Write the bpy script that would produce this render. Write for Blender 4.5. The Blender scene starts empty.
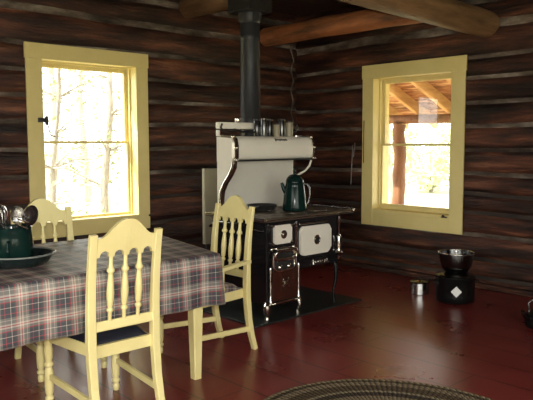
import bpy, bmesh, math, random
from mathutils import Vector, Matrix, noise
random.seed(7)
PI = math.pi
SC = bpy.context.scene
COL = SC.collection

# ------------------------------------------------------------------ camera
cam_d = bpy.data.cameras.new('camera')
cam = bpy.data.objects.new('camera', cam_d)
COL.objects.link(cam)
CAM = Vector((-5.7646, -5.5940, 1.40))
_yaw, _pit, _roll = 0.81507, 0.08663, -0.00258
_fw = Vector((math.cos(_yaw) * math.cos(_pit), math.sin(_yaw) * math.cos(_pit), -math.sin(_pit)))
_rt = Vector((math.sin(_yaw), -math.cos(_yaw), 0))
_up = _rt.cross(_fw)
_r2 = _rt * math.cos(_roll) + _up * math.sin(_roll)
_u2 = -_rt * math.sin(_roll) + _up * math.cos(_roll)
cam.matrix_world = Matrix(((_r2.x, _u2.x, -_fw.x, CAM.x), (_r2.y, _u2.y, -_fw.y, CAM.y),
                           (_r2.z, _u2.z, -_fw.z, CAM.z), (0, 0, 0, 1)))
cam_d.sensor_width = 36.0
cam_d.lens = 36.0 * 657.75 / 533.0
cam_d.clip_start = 0.05
cam_d.clip_end = 300
SC.camera = cam

# ------------------------------------------------------------------ world, lights, exposure
world = bpy.data.worlds.new('sky')
SC.world = world
world.use_nodes = True
wn = world.node_tree
wn.nodes.clear()
w_out = wn.nodes.new('ShaderNodeOutputWorld')
w_bg = wn.nodes.new('ShaderNodeBackground')
w_bg.inputs['Color'].default_value = (1.0, 0.985, 0.94, 1)
w_bg.inputs['Strength'].default_value = 7.2
wn.links.new(w_bg.outputs[0], w_out.inputs[0])

def light(name, kind, loc, energy, color=(1, 1, 1), aim=None, **kw):
    d = bpy.data.lights.new(name, kind)
    d.energy = energy
    d.color = color
    for k, v in kw.items():
        setattr(d, k, v)
    o = bpy.data.objects.new(name, d)
    o.location = loc
    if aim is not None:
        o.rotation_euler = (Vector(aim) - Vector(loc)).to_track_quat('-Z', 'Y').to_euler()
    COL.objects.link(o)
    return o

# the flash on the photographer's camera
flash = light('camera_flash', 'POINT', CAM + Vector((0.0, 0.0, 0.11)), 235, (1.0, 0.97, 0.90), shadow_soft_size=0.05)
# sun standing high over the left wall of the house
sun = light('sun', 'SUN', (-6, 5, 12), 14, (1.0, 0.95, 0.84), aim=None, angle=0.01)
sun.rotation_euler = Vector((0.62, -0.33, -0.71)).to_track_quat('-Z', 'Y').to_euler()
# portals: guide daylight through the two seen and two added window openings
def portal(name, loc, aim, sx, sy):
    o = light(name, 'AREA', loc, 1, aim=aim, shape='RECTANGLE', size=sx, size_y=sy)
    o.data.cycles.is_portal = True
portal('daylight_left_window', (-2.71, 0.30, 1.41), (-2.71, -1, 1.41), 1.0, 1.5)
portal('daylight_right_window', (0.30, -1.64, 1.38), (-1, -1.64, 1.38), 1.0, 1.5)
portal('daylight_added_rear_window', (-4.5, -7.5, 1.5), (-4.5, -6, 1.5), 3.7, 1.7)
portal('daylight_added_side_window', (-7.6, -4.5, 1.5), (-6, -4.5, 1.5), 3.3, 1.7)

SC.view_settings.view_transform = 'Standard'
SC.view_settings.look = 'None'
SC.view_settings.gamma = 1.0
SC.view_settings.use_curve_mapping = False
SC.view_settings.exposure = 0.0

# ------------------------------------------------------------------ materials
def mat(name, color, rough=0.5, metal=0.0, spec=0.5, coat=0.0):
    m = bpy.data.materials.new(name)
    m.use_nodes = True
    b = m.node_tree.nodes['Principled BSDF']
    b.inputs['Base Color'].default_value = (*color, 1)
    b.inputs['Roughness'].default_value = rough
    b.inputs['Metallic'].default_value = metal
    b.inputs['Specular IOR Level'].default_value = spec
    b.inputs['Coat Weight'].default_value = coat
    return m

def N(m, t, **kw):
    n = m.node_tree.nodes.new(t)
    for k, v in kw.items():
        setattr(n, k, v)
    return n

def L(m, a, b):
    m.node_tree.links.new(a, b)

def ramp(m, stops, interp='LINEAR'):
    r = N(m, 'ShaderNodeValToRGB')
    cr = r.color_ramp
    cr.interpolation = interp
    while len(cr.elements) < len(stops):
        cr.elements.new(0.5)
    for e, (p, c) in zip(cr.elements, stops):
        e.position = p
        e.color = (*c, 1)
    return r

def noisy(name, stops, scale=(1, 1, 1), nscale=4.0, detail=5.0, rough=0.5, bump=0.0, bscale=None,
          metal=0.0, spec=0.5, rvar=None, coat=0.0):
    m = mat(name, stops[0][1], rough, metal, spec, coat)
    b = m.node_tree.nodes['Principled BSDF']
    tc = N(m, 'ShaderNodeTexCoord')
    mp = N(m, 'ShaderNodeMapping')
    mp.inputs['Scale'].default_value = scale
    L(m, tc.outputs['Object'], mp.inputs['Vector'])
    n = N(m, 'ShaderNodeTexNoise')
    n.inputs['Scale'].default_value = nscale
    n.inputs['Detail'].default_value = detail
    n.inputs['Roughness'].default_value = 0.66
    L(m, mp.outputs[0], n.inputs['Vector'])
    r = ramp(m, stops)
    L(m, n.outputs['Fac'], r.inputs['Fac'])
    L(m, r.outputs['Color'], b.inputs['Base Color'])
    if rvar:
        mr = N(m, 'ShaderNodeMapRange')
        mr.inputs['To Min'].default_value = rvar[0]
        mr.inputs['To Max'].default_value = rvar[1]
        L(m, n.outputs['Fac'], mr.inputs['Value'])
        L(m, mr.outputs[0], b.inputs['Roughness'])
    if bump:
        n2 = N(m, 'ShaderNodeTexNoise')
        n2.inputs['Scale'].default_value = bscale or nscale * 4
        n2.inputs['Detail'].default_value = 6
        L(m, mp.outputs[0], n2.inputs['Vector'])
        bp = N(m, 'ShaderNodeBump')
        bp.inputs['Strength'].default_value = bump
        bp.inputs['Distance'].default_value = 0.02
        L(m, n2.outputs['Fac'], bp.inputs['Height'])
        L(m, bp.outputs['Normal'], b.inputs['Normal'])
    return m

LOG_STOPS = [(0.33, (0.012, 0.007, 0.006)), (0.45, (0.045, 0.019, 0.013)), (0.56, (0.110, 0.036, 0.019)),
             (0.67, (0.235, 0.095, 0.047)), (0.78, (0.05, 0.022, 0.014))]
M = {}
def blotch(m, lo, hi, scale, vec):
    nt = m.node_tree
    b = nt.nodes['Principled BSDF']
    src = b.inputs['Base Color'].links[0].from_socket
    tc = N(m, 'ShaderNodeTexCoord')
    mp = N(m, 'ShaderNodeMapping'); mp.inputs['Scale'].default_value = vec
    L(m, tc.outputs['Object'], mp.inputs['Vector'])
    n = N(m, 'ShaderNodeTexNoise'); n.inputs['Scale'].default_value = scale; n.inputs['Detail'].default_value = 4
    L(m, mp.outputs[0], n.inputs['Vector'])
    r = ramp(m, [(0.36, (lo, lo, lo)), (0.64, (hi, hi, hi))]); L(m, n.outputs['Fac'], r.inputs['Fac'])
    mx = N(m, 'ShaderNodeMixRGB', blend_type='MULTIPLY'); mx.inputs[0].default_value = 1
    L(m, src, mx.inputs[1]); L(m, r.outputs['Color'], mx.inputs[2]); L(m, mx.outputs[0], b.inputs['Base Color'])
M['log_x'] = noisy('log_wood_left', LOG_STOPS, (0.9, 3, 7.5), 1.6, 9, 0.42, 0.7, 9, rvar=(0.3, 0.6))
M['log_y'] = noisy('log_wood_right', LOG_STOPS, (3, 0.9, 7.5), 1.6, 9, 0.42, 0.7, 9, rvar=(0.3, 0.6))
M['chink_dark'] = noisy('dark_chinking', [(0.36, (0.014, 0.009, 0.007)), (0.55, (0.04, 0.027, 0.02)), (0.75, (0.10, 0.07, 0.05))], (0.8, 0.8, 2.5), 2.2, 5, 0.9, 0.4, 30)  # darker mortar for the lower courses
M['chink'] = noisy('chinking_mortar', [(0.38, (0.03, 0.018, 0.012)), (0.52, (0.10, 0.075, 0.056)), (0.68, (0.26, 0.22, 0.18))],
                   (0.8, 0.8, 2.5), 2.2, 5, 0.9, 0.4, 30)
blotch(M['log_x'], 0.24, 1.12, 1.2, (0.8, 1, 2.4)); blotch(M['log_y'], 0.24, 1.12, 1.2, (1, 0.8, 2.4)); blotch(M['chink'], 0.5, 1.5, 1.4, (1, 1, 1))
M['beam'] = noisy('beam_wood', [(0.3, (0.08, 0.042, 0.02)), (0.55, (0.24, 0.135, 0.06)), (0.8, (0.36, 0.22, 0.11))],
                  (0.6, 4, 4), 2.0, 6, 0.6, 0.4, 12)
M['joist'] = noisy('joist_wood', [(0.3, (0.10, 0.045, 0.022)), (0.5, (0.34, 0.125, 0.05)), (0.75, (0.62, 0.21, 0.07))],
                   (4, 0.8, 4), 2.0, 6, 0.55, 0.4, 12)
M['beam_dark'] = noisy('dark_beam_wood', [(0.3, (0.06, 0.03, 0.014)), (0.55, (0.17, 0.09, 0.04)), (0.8, (0.25, 0.15, 0.07))], (4, 0.6, 4), 2.0, 6, 0.6, 0.4, 12)
M['ceiling'] = noisy('ceiling_boards', [(0.3, (0.03, 0.015, 0.008)), (0.7, (0.09, 0.045, 0.022))], (0.5, 5, 1), 2, 5, 0.7, 0.2)
M['plate_log'] = M['log_x']
M['cream'] = noisy('cream_paint', [(0.3, (0.72, 0.62, 0.27)), (0.7, (0.80, 0.70, 0.33))], (1, 1, 1), 3, 4, 0.38, 0.06, 40)
M['trim'] = noisy('yellow_trim_paint', [(0.3, (0.68, 0.56, 0.22)), (0.7, (0.75, 0.625, 0.265))], (1, 1, 1), 3, 4, 0.45, 0.08, 40)
M['black'] = noisy('black_enamel', [(0.3, (0.006, 0.006, 0.007)), (0.7, (0.014, 0.013, 0.014))], (1, 1, 1), 3, 3, 0.16, 0, coat=0.4)
M['iron'] = noisy('cast_iron', [(0.3, (0.012, 0.012, 0.012)), (0.7, (0.03, 0.028, 0.026))], (1, 1, 1), 8, 4, 0.45, 0.1, 60)
M['cooktop'] = noisy('cooktop_iron', [(0.3, (0.07, 0.052, 0.038)), (0.7, (0.16, 0.12, 0.085))], (1, 1, 1), 5, 5, 0.35, 0.06, 40, metal=0.3)
M['white'] = noisy('white_enamel', [(0.3, (0.78, 0.74, 0.63)), (0.7, (0.84, 0.80, 0.69))], (1, 1, 1), 3, 3, 0.22, coat=0.2)
M['greyenamel'] = noisy('grey_white_enamel', [(0.3, (0.58, 0.55, 0.48)), (0.7, (0.64, 0.61, 0.54))], (1, 1, 1), 3, 3, 0.3, coat=0.1)
M['nickel'] = noisy('polished_nickel', [(0.3, (0.62, 0.58, 0.50)), (0.7, (0.75, 0.71, 0.63))], (1, 1, 1), 20, 3, 0.16, metal=1.0)
M['potblack'] = noisy('black_pot_enamel', [(0.3, (0.004, 0.004, 0.004)), (0.7, (0.009, 0.009, 0.009))], (1, 1, 1), 6, 3, 0.3, spec=0.25)
M['steel'] = noisy('stainless_steel', [(0.3, (0.50, 0.50, 0.50)), (0.7, (0.60, 0.60, 0.59))], (1, 1, 6), 8, 3, 0.24, metal=1.0)
M['darksteel'] = noisy('dark_steel', [(0.3, (0.10, 0.10, 0.10)), (0.7, (0.16, 0.16, 0.16))], (1, 1, 1), 8, 3, 0.25, metal=1.0)
M['ash'] = noisy('reflection_tinted_enamel', [(0.3, (0.03, 0.010, 0.007)), (0.7, (0.055, 0.018, 0.011))], (1, 1, 1), 4, 3, 0.2, coat=0.3)  # black enamel tinted brown to stand in for its reddish reflection
M['pipe'] = noisy('stovepipe_metal', [(0.3, (0.018, 0.018, 0.02)), (0.7, (0.04, 0.04, 0.042))], (3, 3, 0.6), 4, 4, 0.45, metal=0.1, spec=0.3)
M['pad'] = noisy('hearth_pad', [(0.3, (0.010, 0.012, 0.012)), (0.7, (0.028, 0.030, 0.028))], (1, 1, 1), 5, 4, 0.4)
M['green'] = noisy('green_enamel', [(0.3, (0.004, 0.015, 0.013)), (0.7, (0.007, 0.024, 0.020))], (1, 1, 1), 5, 4, 0.14, spec=0.18)
M['basin'] = noisy('dark_basin_enamel', [(0.3, (0.008, 0.014, 0.014)), (0.7, (0.014, 0.022, 0.021))], (1, 1, 1), 5, 4, 0.14, spec=0.35)
M['rim'] = mat('pale_rim', (0.16, 0.17, 0.16), 0.25)
M['navy'] = noisy('navy_vinyl', [(0.3, (0.006, 0.008, 0.016)), (0.7, (0.012, 0.015, 0.026))], (1, 1, 1), 6, 3, 0.45)
M['blackplastic'] = mat('black_plastic', (0.02, 0.014, 0.014), 0.18)
M['brownwood'] = noisy('brown_wood', [(0.3, (0.16, 0.06, 0.02)), (0.7, (0.3, 0.13, 0.05))], (1, 1, 1), 10, 3, 0.5)
M['paper'] = mat('white_label', (0.75, 0.75, 0.72), 0.6)
M['galv'] = noisy('heat_shield_metal', [(0.3, (0.24, 0.21, 0.14)), (0.7, (0.33, 0.29, 0.20))], (1, 1, 1), 3, 3, 0.45, metal=0.1)
M['wire'] = mat('grey_wire', (0.22, 0.20, 0.18), 0.5, 0.5)
M['porchwood'] = noisy('porch_wood', [(0.3, (0.46, 0.25, 0.09)), (0.55, (0.70, 0.44, 0.19)), (0.8, (0.78, 0.58, 0.32))], (0.8, 4, 4), 2.5, 5, 0.7, 0.2)
M['porchpost'] = noisy('porch_post_wood', [(0.3, (0.13, 0.055, 0.025)), (0.55, (0.22, 0.10, 0.045)), (0.8, (0.3, 0.15, 0.07))], (5, 5, 0.8), 2.5, 5, 0.7, 0.3)
M['porchboards'] = noisy('porch_boards', [(0.35, (0.16, 0.055, 0.022)), (0.5, (0.36, 0.15, 0.06)), (0.62, (0.75, 0.50, 0.28))], (7, 0.9, 4), 2.2, 6, 0.75, 0.2)
M['bark'] = noisy('pale_bark', [(0.3, (0.16, 0.14, 0.11)), (0.6, (0.34, 0.31, 0.26))], (5, 5, 1), 4, 5, 0.9, 0.3)
M['leaf'] = noisy('leaves', [(0.3, (0.26, 0.31, 0.17)), (0.7, (0.42, 0.48, 0.28))], (1, 1, 1), 3, 3, 0.7)
M['ground'] = noisy('dry_grass_ground', [(0.3, (0.32, 0.32, 0.18)), (0.7, (0.48, 0.45, 0.30))], (1, 1, 1), 1.5, 6, 0.95)

def floor_material():
    m = mat('red_painted_floor_boards', (0.16, 0.03, 0.02), 0.3, spec=0.5)
    b = m.node_tree.nodes['Principled BSDF']
    tc = N(m, 'ShaderNodeTexCoord')
    sx = N(m, 'ShaderNodeSeparateXYZ')
    L(m, tc.outputs['Object'], sx.inputs[0])
    n = N(m, 'ShaderNodeTexNoise')
    n.inputs['Scale'].default_value = 2.2
    n.inputs['Detail'].default_value = 7
    L(m, tc.outputs['Object'], n.inputs['Vector'])
    r = ramp(m, [(0.25, (0.135, 0.019, 0.017)), (0.5, (0.165, 0.024, 0.021)), (0.75, (0.195, 0.033, 0.029))])
    L(m, n.outputs['Fac'], r.inputs['Fac'])
    # worn specks
    n2 = N(m, 'ShaderNodeTexNoise')
    n2.inputs['Scale'].default_value = 9
    n2.inputs['Detail'].default_value = 8
    n2.inputs['Roughness'].default_value = 0.7
    L(m, tc.outputs['Object'], n2.inputs['Vector'])
    r2 = ramp(m, [(0.66, (0, 0, 0)), (0.74, (1, 1, 1))])
    L(m, n2.outputs['Fac'], r2.inputs['Fac'])
    mx = N(m, 'ShaderNodeMixRGB')
    mx.inputs[2].default_value = (0.28, 0.12, 0.09, 1)
    mul = N(m, 'ShaderNodeMath', operation='MULTIPLY')
    mul.inputs[1].default_value = 0.18
    L(m, r2.outputs['Color'], mul.inputs[0])
    L(m, mul.outputs[0], mx.inputs[0])
    L(m, r.outputs['Color'], mx.inputs[1])
    # board seams: x = -3.91 + k * 0.285, butt joints staggered along y
    W = 0.285
    a = N(m, 'ShaderNodeMath', operation='ADD'); a.inputs[1].default_value = 3.91 + 40 * W
    L(m, sx.outputs['X'], a.inputs[0])
    dv = N(m, 'ShaderNodeMath', operation='DIVIDE'); dv.inputs[1].default_value = W
    L(m, a.outputs[0], dv.inputs[0])
    fr = N(m, 'ShaderNodeMath', operation='FRACT'); L(m, dv.outputs[0], fr.inputs[0])
    fl = N(m, 'ShaderNodeMath', operation='FLOOR'); L(m, dv.outputs[0], fl.inputs[0])
    c1 = N(m, 'ShaderNodeMath', operation='PINGPONG'); c1.inputs[1].default_value = 0.5
    L(m, dv.outputs[0], c1.inputs[0])
    s1 = N(m, 'ShaderNodeMath', operation='LESS_THAN'); s1.inputs[1].default_value = 0.016
    L(m, c1.outputs[0], s1.inputs[0])
    wn_ = N(m, 'ShaderNodeTexWhiteNoise', noise_dimensions='1D'); L(m, fl.outputs[0], wn_.inputs['W'])
    ay = N(m, 'ShaderNodeMath', operation='MULTIPLY_ADD'); ay.inputs[1].default_value = 2.3
    L(m, wn_.outputs['Value'], ay.inputs[0]); L(m, sx.outputs['Y'], ay.inputs[2])
    dy = N(m, 'ShaderNodeMath', operation='DIVIDE'); dy.inputs[1].default_value = 2.4
    L(m, ay.outputs[0], dy.inputs[0])
    c2 = N(m, 'ShaderNodeMath', operation='PINGPONG'); c2.inputs[1].default_value = 0.5
    L(m, dy.outputs[0], c2.inputs[0])
    s2 = N(m, 'ShaderNodeMath', operation='LESS_THAN'); s2.inputs[1].default_value = 0.0013
    L(m, c2.outputs[0], s2.inputs[0])
    s = N(m, 'ShaderNodeMath', operation='MAXIMUM'); L(m, s1.outputs[0], s.inputs[0]); L(m, s2.outputs[0], s.inputs[1])
    mx2 = N(m, 'ShaderNodeMixRGB'); mx2.inputs[2].default_value = (0.012, 0.006, 0.005, 1)
    L(m, s.outputs[0], mx2.inputs[0]); L(m, mx.outputs[0], mx2.inputs[1])
    L(m, mx2.outputs[0], b.inputs['Base Color'])
    rr = N(m, 'ShaderNodeMapRange'); rr.inputs['To Min'].default_value = 0.22; rr.inputs['To Max'].default_value = 0.36
    L(m, n.outputs['Fac'], rr.inputs['Value']); L(m, rr.outputs[0], b.inputs['Roughness'])
    bp = N(m, 'ShaderNodeBump'); bp.inputs['Strength'].default_value = 0.03; bp.inputs['Distance'].default_value = 0.01
    n3 = N(m, 'ShaderNodeTexNoise'); n3.inputs['Scale'].default_value = 5; n3.inputs['Detail'].default_value = 5
    L(m, tc.outputs['Object'], n3.inputs['Vector'])
    L(m, n3.outputs['Fac'], bp.inputs['Height']); L(m, bp.outputs['Normal'], b.inputs['Normal'])
    return m
M['floor'] = floor_material()

def plaid_material(name, period):
    m = mat(name, (0.4, 0.35, 0.4), 0.55, spec=0.5)
    b = m.node_tree.nodes['Principled BSDF']
    uv = N(m, 'ShaderNodeUVMap')
    sx = N(m, 'ShaderNodeSeparateXYZ')
    L(m, uv.outputs[0], sx.inputs[0])
    NAVY = (0.042, 0.048, 0.056); GREY = (0.22, 0.21, 0.18); CRM = (0.54, 0.48, 0.40); RED = (0.42, 0.035, 0.06); GRN = (0.055, 0.075, 0.068)
    stops = [(0.0, NAVY), (0.11, CRM), (0.135, NAVY), (0.24, GRN), (0.30, RED), (0.335, GREY), (0.42, CRM), (0.48, RED), (0.51, CRM),
             (0.57, GREY), (0.68, CRM), (0.70, GREY), (0.78, NAVY), (0.90, RED), (0.925, NAVY)]
    outs = []
    for ax in ('X', 'Y'):
        d = N(m, 'ShaderNodeMath', operation='DIVIDE'); d.inputs[1].default_value = period
        L(m, sx.outputs[ax], d.inputs[0])
        f = N(m, 'ShaderNodeMath', operation='FRACT'); L(m, d.outputs[0], f.inputs[0])
        r = ramp(m, stops, 'CONSTANT')
        L(m, f.outputs[0], r.inputs['Fac'])
        outs.append(r.outputs['Color'])
    mx = N(m, 'ShaderNodeMixRGB'); mx.inputs[0].default_value = 0.5
    L(m, outs[0], mx.inputs[1]); L(m, outs[1], mx.inputs[2])
    L(m, mx.outputs[0], b.inputs['Base Color'])
    return m
M['plaid'] = plaid_material('plaid_cloth', 0.132)
M['plaid_seat'] = plaid_material('plaid_seat_fabric', 0.08)

def glass_material():
    m = bpy.data.materials.new('window_glass')
    m.use_nodes = True
    nt = m.node_tree
    nt.nodes.clear()
    out = N(m, 'ShaderNodeOutputMaterial')
    tr = N(m, 'ShaderNodeBsdfTransparent'); tr.inputs[0].default_value = (0.96, 0.97, 0.96, 1)
    gl = N(m, 'ShaderNodeBsdfGlossy'); gl.inputs['Roughness'].default_value = 0.01
    fr = N(m, 'ShaderNodeFresnel')
    ge = N(m, 'ShaderNodeNewGeometry')      # same reflectance on both faces of the thin pane
    ior = N(m, 'ShaderNodeMapRange'); ior.inputs['To Min'].default_value = 1.45; ior.inputs['To Max'].default_value = 1 / 1.45
    L(m, ge.outputs['Backfacing'], ior.inputs['Value']); L(m, ior.outputs[0], fr.inputs['IOR'])
    mx = N(m, 'ShaderNodeMixShader')
    L(m, fr.outputs[0], mx.inputs[0]); L(m, tr.outputs[0], mx.inputs[1]); L(m, gl.outputs[0], mx.inputs[2])
    L(m, mx.outputs[0], out.inputs[0])
    return m
M['glass'] = glass_material()

def rug_material():
    m = mat('braided_wool', (0.2, 0.17, 0.13), 0.95, spec=0.1)
    b = m.node_tree.nodes['Principled BSDF']
    uv = N(m, 'ShaderNodeUVMap')
    sx = N(m, 'ShaderNodeSeparateXYZ'); L(m, uv.outputs[0], sx.inputs[0])
    # v counts braids from the rim inward, u is the length along a braid
    fl = N(m, 'ShaderNodeMath', operation='FLOOR'); L(m, sx.outputs['Y'], fl.inputs[0])
    dv = N(m, 'ShaderNodeMath', operation='DIVIDE'); dv.inputs[1].default_value = 16.0
    L(m, fl.outputs[0], dv.inputs[0])
    r = ramp(m, [(0.0, (0.30, 0.25, 0.17)), (0.06, (0.10, 0.075, 0.05)), (0.12, (0.26, 0.21, 0.15)), (0.25, (0.12, 0.09, 0.06)),
                 (0.38, (0.30, 0.26, 0.19)), (0.5, (0.075, 0.06, 0.05)), (0.62, (0.25, 0.20, 0.14)), (0.8, (0.16, 0.12, 0.08)), (0.9, (0.28, 0.24, 0.17))], 'CONSTANT')
    L(m, dv.outputs[0], r.inputs['Fac'])
    # diagonal strands
    ad = N(m, 'ShaderNodeMath', operation='ADD')
    mu = N(m, 'ShaderNodeMath', operation='MULTIPLY'); mu.inputs[1].default_value = 26.0
    L(m, sx.outputs['X'], mu.inputs[0]); L(m, mu.outputs[0], ad.inputs[0]); L(m, sx.outputs['Y'], ad.inputs[1])
    f = N(m, 'ShaderNodeMath', operation='FRACT'); L(m, ad.outputs[0], f.inputs[0])
    g = ramp(m, [(0.0, (0.2, 0.19, 0.17)), (0.33, (0.75, 0.7, 0.62)), (0.66, (0.42, 0.40, 0.36))], 'CONSTANT')
    L(m, f.outputs[0], g.inputs['Fac'])
    mx = N(m, 'ShaderNodeMixRGB', blend_type='MULTIPLY'); mx.inputs[0].default_value = 1
    L(m, r.outputs['Color'], mx.inputs[1]); L(m, g.outputs['Color'], mx.inputs[2])
    L(m, mx.outputs[0], b.inputs['Base Color'])
    return m
M['rug'] = rug_material()
M['shrub'] = noisy('shrub_leaves', [(0.3, (0.42, 0.48, 0.24)), (0.7, (0.60, 0.66, 0.40))], (1, 1, 1), 3, 3, 0.7)

# ------------------------------------------------------------------ mesh helpers
ORG = {}   # world location of every thing/part made with world-space geometry

def thing(name, label, cat, loc=(0, 0, 0), rotz=0.0, group=None, kind=None):
    o = bpy.data.objects.new(name, None)
    o.empty_display_size = 0.05
    COL.objects.link(o)
    o.location = loc
    o.rotation_euler = (0, 0, rotz)
    ORG[o] = Vector(loc)
    if kind:
        o['kind'] = kind
    else:
        o['label'] = label
        o['category'] = cat
    if group:
        o['group'] = group
    return o

def tag(o, label, cat, group=None):
    o['label'] = label
    o['category'] = cat
    if group:
        o['group'] = group
    return o

def obj(name, bm, m, parent=None, smooth=False, local=False, label=None, kind=None, recalc=True, loc=None):
    """Link bm as ONE mesh object. World-space geometry unless local=True."""
    if recalc:
        bmesh.ops.recalc_face_normals(bm, faces=bm.faces[:])
    if smooth:
        for f in bm.faces:
            f.smooth = True
    if not local:
        if parent is not None:
            off = ORG[parent]
        elif loc is not None:
            off = Vector(loc)
        else:
            off = Vector((0, 0, 0))
        if off.length > 0:
            bmesh.ops.translate(bm, vec=-off, verts=bm.verts[:])
    me = bpy.data.meshes.new(name)
    bm.to_mesh(me)
    bm.free()
    for mm in (m if isinstance(m, (list, tuple)) else [m]):
        me.materials.append(mm)
    o = bpy.data.objects.new(name, me)
    COL.objects.link(o)
    if parent is not None:
        o.parent = parent
        ORG[o] = ORG.get(parent, Vector((0, 0, 0)))
    else:
        if loc is not None:
            o.location = loc
        ORG[o] = Vector(loc) if loc is not None else Vector((0, 0, 0))
    if label:
        o['label'] = label
    if kind:
        o['kind'] = kind
    if smooth:
        try:
            me.set_sharp_from_angle(angle=math.radians(50))
        except Exception:
            pass
    return o

def B():
    return bmesh.new()

def box(bm, lo, hi, bevel=0.0, mi=0, seg=2):
    c = [(a + b) / 2 for a, b in zip(lo, hi)]
    s = [abs(b - a) for a, b in zip(lo, hi)]
    r = bmesh.ops.create_cube(bm, size=1.0, matrix=Matrix.Translation(c) @ Matrix.Diagonal((s[0], s[1], s[2], 1)))
    vs = r['verts']
    fs = list({f for v in vs for f in v.link_faces})
    for f in fs:
        f.material_index = mi
    if bevel > 0:
        es = list({e for v in vs for e in v.link_edges})
        bmesh.ops.bevel(bm, geom=es, offset=min(bevel, min(s) * 0.45), segments=seg, affect='EDGES', profile=0.5)

def frame_of(t):
    t = t.normalized()
    a = Vector((0, 0, 1)) if abs(t.z) < 0.9 else Vector((1, 0, 0))
    u = t.cross(a).normalized()
    return u, t.cross(u).normalized()

def tube(bm, pts, r, n=10, closed=False, mi=0):
    pts = [Vector(p) for p in pts]
    rs = r if isinstance(r, (list, tuple)) else [r] * len(pts)
    rings = []
    pu = None
    k = len(pts)
    for i, p in enumerate(pts):
        if closed:
            t = pts[(i + 1) % k] - pts[i - 1]
        else:
            t = pts[min(i + 1, k - 1)] - pts[max(i - 1, 0)]
        t = t.normalized()
        if pu is None:
            u, v = frame_of(t)
        else:
            u = (pu - t * pu.dot(t))
            if u.length < 1e-5:
                u, v = frame_of(t)
            u = u.normalized()
            v = t.cross(u)
        pu = u
        rings.append([bm.verts.new(p + (u * math.cos(2 * PI * j / n) + v * math.sin(2 * PI * j / n)) * rs[i]) for j in range(n)])
    m_ = k if closed else k - 1
    for i in range(m_):
        a, b = rings[i], rings[(i + 1) % k]
        for j in range(n):
            f = bm.faces.new((a[j], a[(j + 1) % n], b[(j + 1) % n], b[j]))
            f.material_index = mi
            f.smooth = True
    if not closed:
        for rg in (rings[0], rings[-1]):
            f = bm.faces.new(rg)
            f.material_index = mi

def lathe(bm, prof, p0=(0, 0, 0), axis=(0, 0, 1), n=24, mi=0, cap=True):
    """prof: list of (r, h) along the axis from p0."""
    p0 = Vector(p0)
    ax = Vector(axis).normalized()
    u, v = frame_of(ax)
    rings = []
    for r, h in prof:
        rings.append([bm.verts.new(p0 + ax * h + (u * math.cos(2 * PI * j / n) + v * math.sin(2 * PI * j / n)) * max(r, 1e-4)) for j in range(n)])
    for a, b in zip(rings[:-1], rings[1:]):
        for j in range(n):
            f = bm.faces.new((a[j], a[(j + 1) % n], b[(j + 1) % n], b[j]))
            f.material_index = mi
            f.smooth = True
    if cap:
        for rg in (rings[0], rings[-1]):
            f = bm.faces.new(rg)
            f.material_index = mi

def sweep_rect(bm, pts, w, d, wdir, mi=0):
    """Rectangular bar along pts; w along wdir, d perpendicular. w, d scalars or lists."""
    pts = [Vector(p) for p in pts]
    wd = Vector(wdir).normalized()
    ws = w if isinstance(w, (list, tuple)) else [w] * len(pts)
    ds = d if isinstance(d, (list, tuple)) else [d] * len(pts)
    rings = []
    for i, p in enumerate(pts):
        t = (pts[min(i + 1, len(pts) - 1)] - pts[max(i - 1, 0)]).normalized()
        dd = t.cross(wd).normalized()
        c = 0.22
        a, b = ws[i] / 2, ds[i] / 2
        e = min(a, b) * c
        ring = [(a, b - e), (a - e, b), (-a + e, b), (-a, b - e), (-a, -b + e), (-a + e, -b), (a - e, -b), (a, -b + e)]
        rings.append([bm.verts.new(p + wd * x + dd * y) for x, y in ring])
    for a, b in zip(rings[:-1], rings[1:]):
        for j in range(8):
            f = bm.faces.new((a[j], a[(j + 1) % 8], b[(j + 1) % 8], b[j]))
            f.material_index = mi
    for rg in (rings[0], rings[-1]):
        bm.faces.new(rg).material_index = mi

def prism(bm, poly, fn, t0, t1, mi=0):
    """Polygon of (a, b) pairs extruded from t0 to t1; fn(a, b, t) -> xyz."""
    A = [bm.verts.new(fn(a, b, t0)) for a, b in poly]
    C = [bm.verts.new(fn(a, b, t1)) for a, b in poly]
    n = len(poly)
    bm.faces.new(A).material_index = mi
    bm.faces.new(C).material_index = mi
    for i in range(n):
        bm.faces.new((A[i], A[(i + 1) % n], C[(i + 1) % n], C[i])).material_index = mi

def rrect(x0, x1, z0, z1, r, n=5):
    pts = []
    for cx, cz, a0 in ((x1 - r, z1 - r, 0), (x0 + r, z1 - r, 90), (x0 + r, z0 + r, 180), (x1 - r, z0 + r, 270)):
        for k in range(n + 1):
            a = math.radians(a0 + 90 * k / n)
            pts.append((cx + r * math.cos(a), cz + r * math.sin(a)))
    return pts

def copy_tree(o, parent=None):
    c = o.copy()
    COL.objects.link(c)
    if parent is not None:
        c.parent = parent
    for ch in list(o.children):
        copy_tree(ch, c)
    return c

# ------------------------------------------------------------------ room shell
RX0, RY0, RZ = -7.3, -7.2, 2.92      # room: x RX0..0, y RY0..0, ceiling RZ
W1 = dict(s0=-3.334, s1=-2.10, z0=0.548, z1=2.272, i0=-3.187, i1=-2.234, j0=0.695, j1=2.137, rail=0.022)
W2 = dict(s0=-2.257, s1=-1.015, z0=0.498, z1=2.234, i0=-2.108, i1=-1.163, j0=0.675, j1=2.088)
W3_ADDED = dict(s0=-6.5, s1=-2.5, z0=0.5, z1=2.5, i0=-6.4, i1=-2.6, j0=0.6, j1=2.4)  # unseen opening behind the camera, added to bring in daylight
W4_ADDED = dict(s0=-6.3, s1=-2.7, z0=0.5, z1=2.5, i0=-6.2, i1=-2.8, j0=0.6, j1=2.4)  # second unseen opening, added for the same daylight

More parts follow.
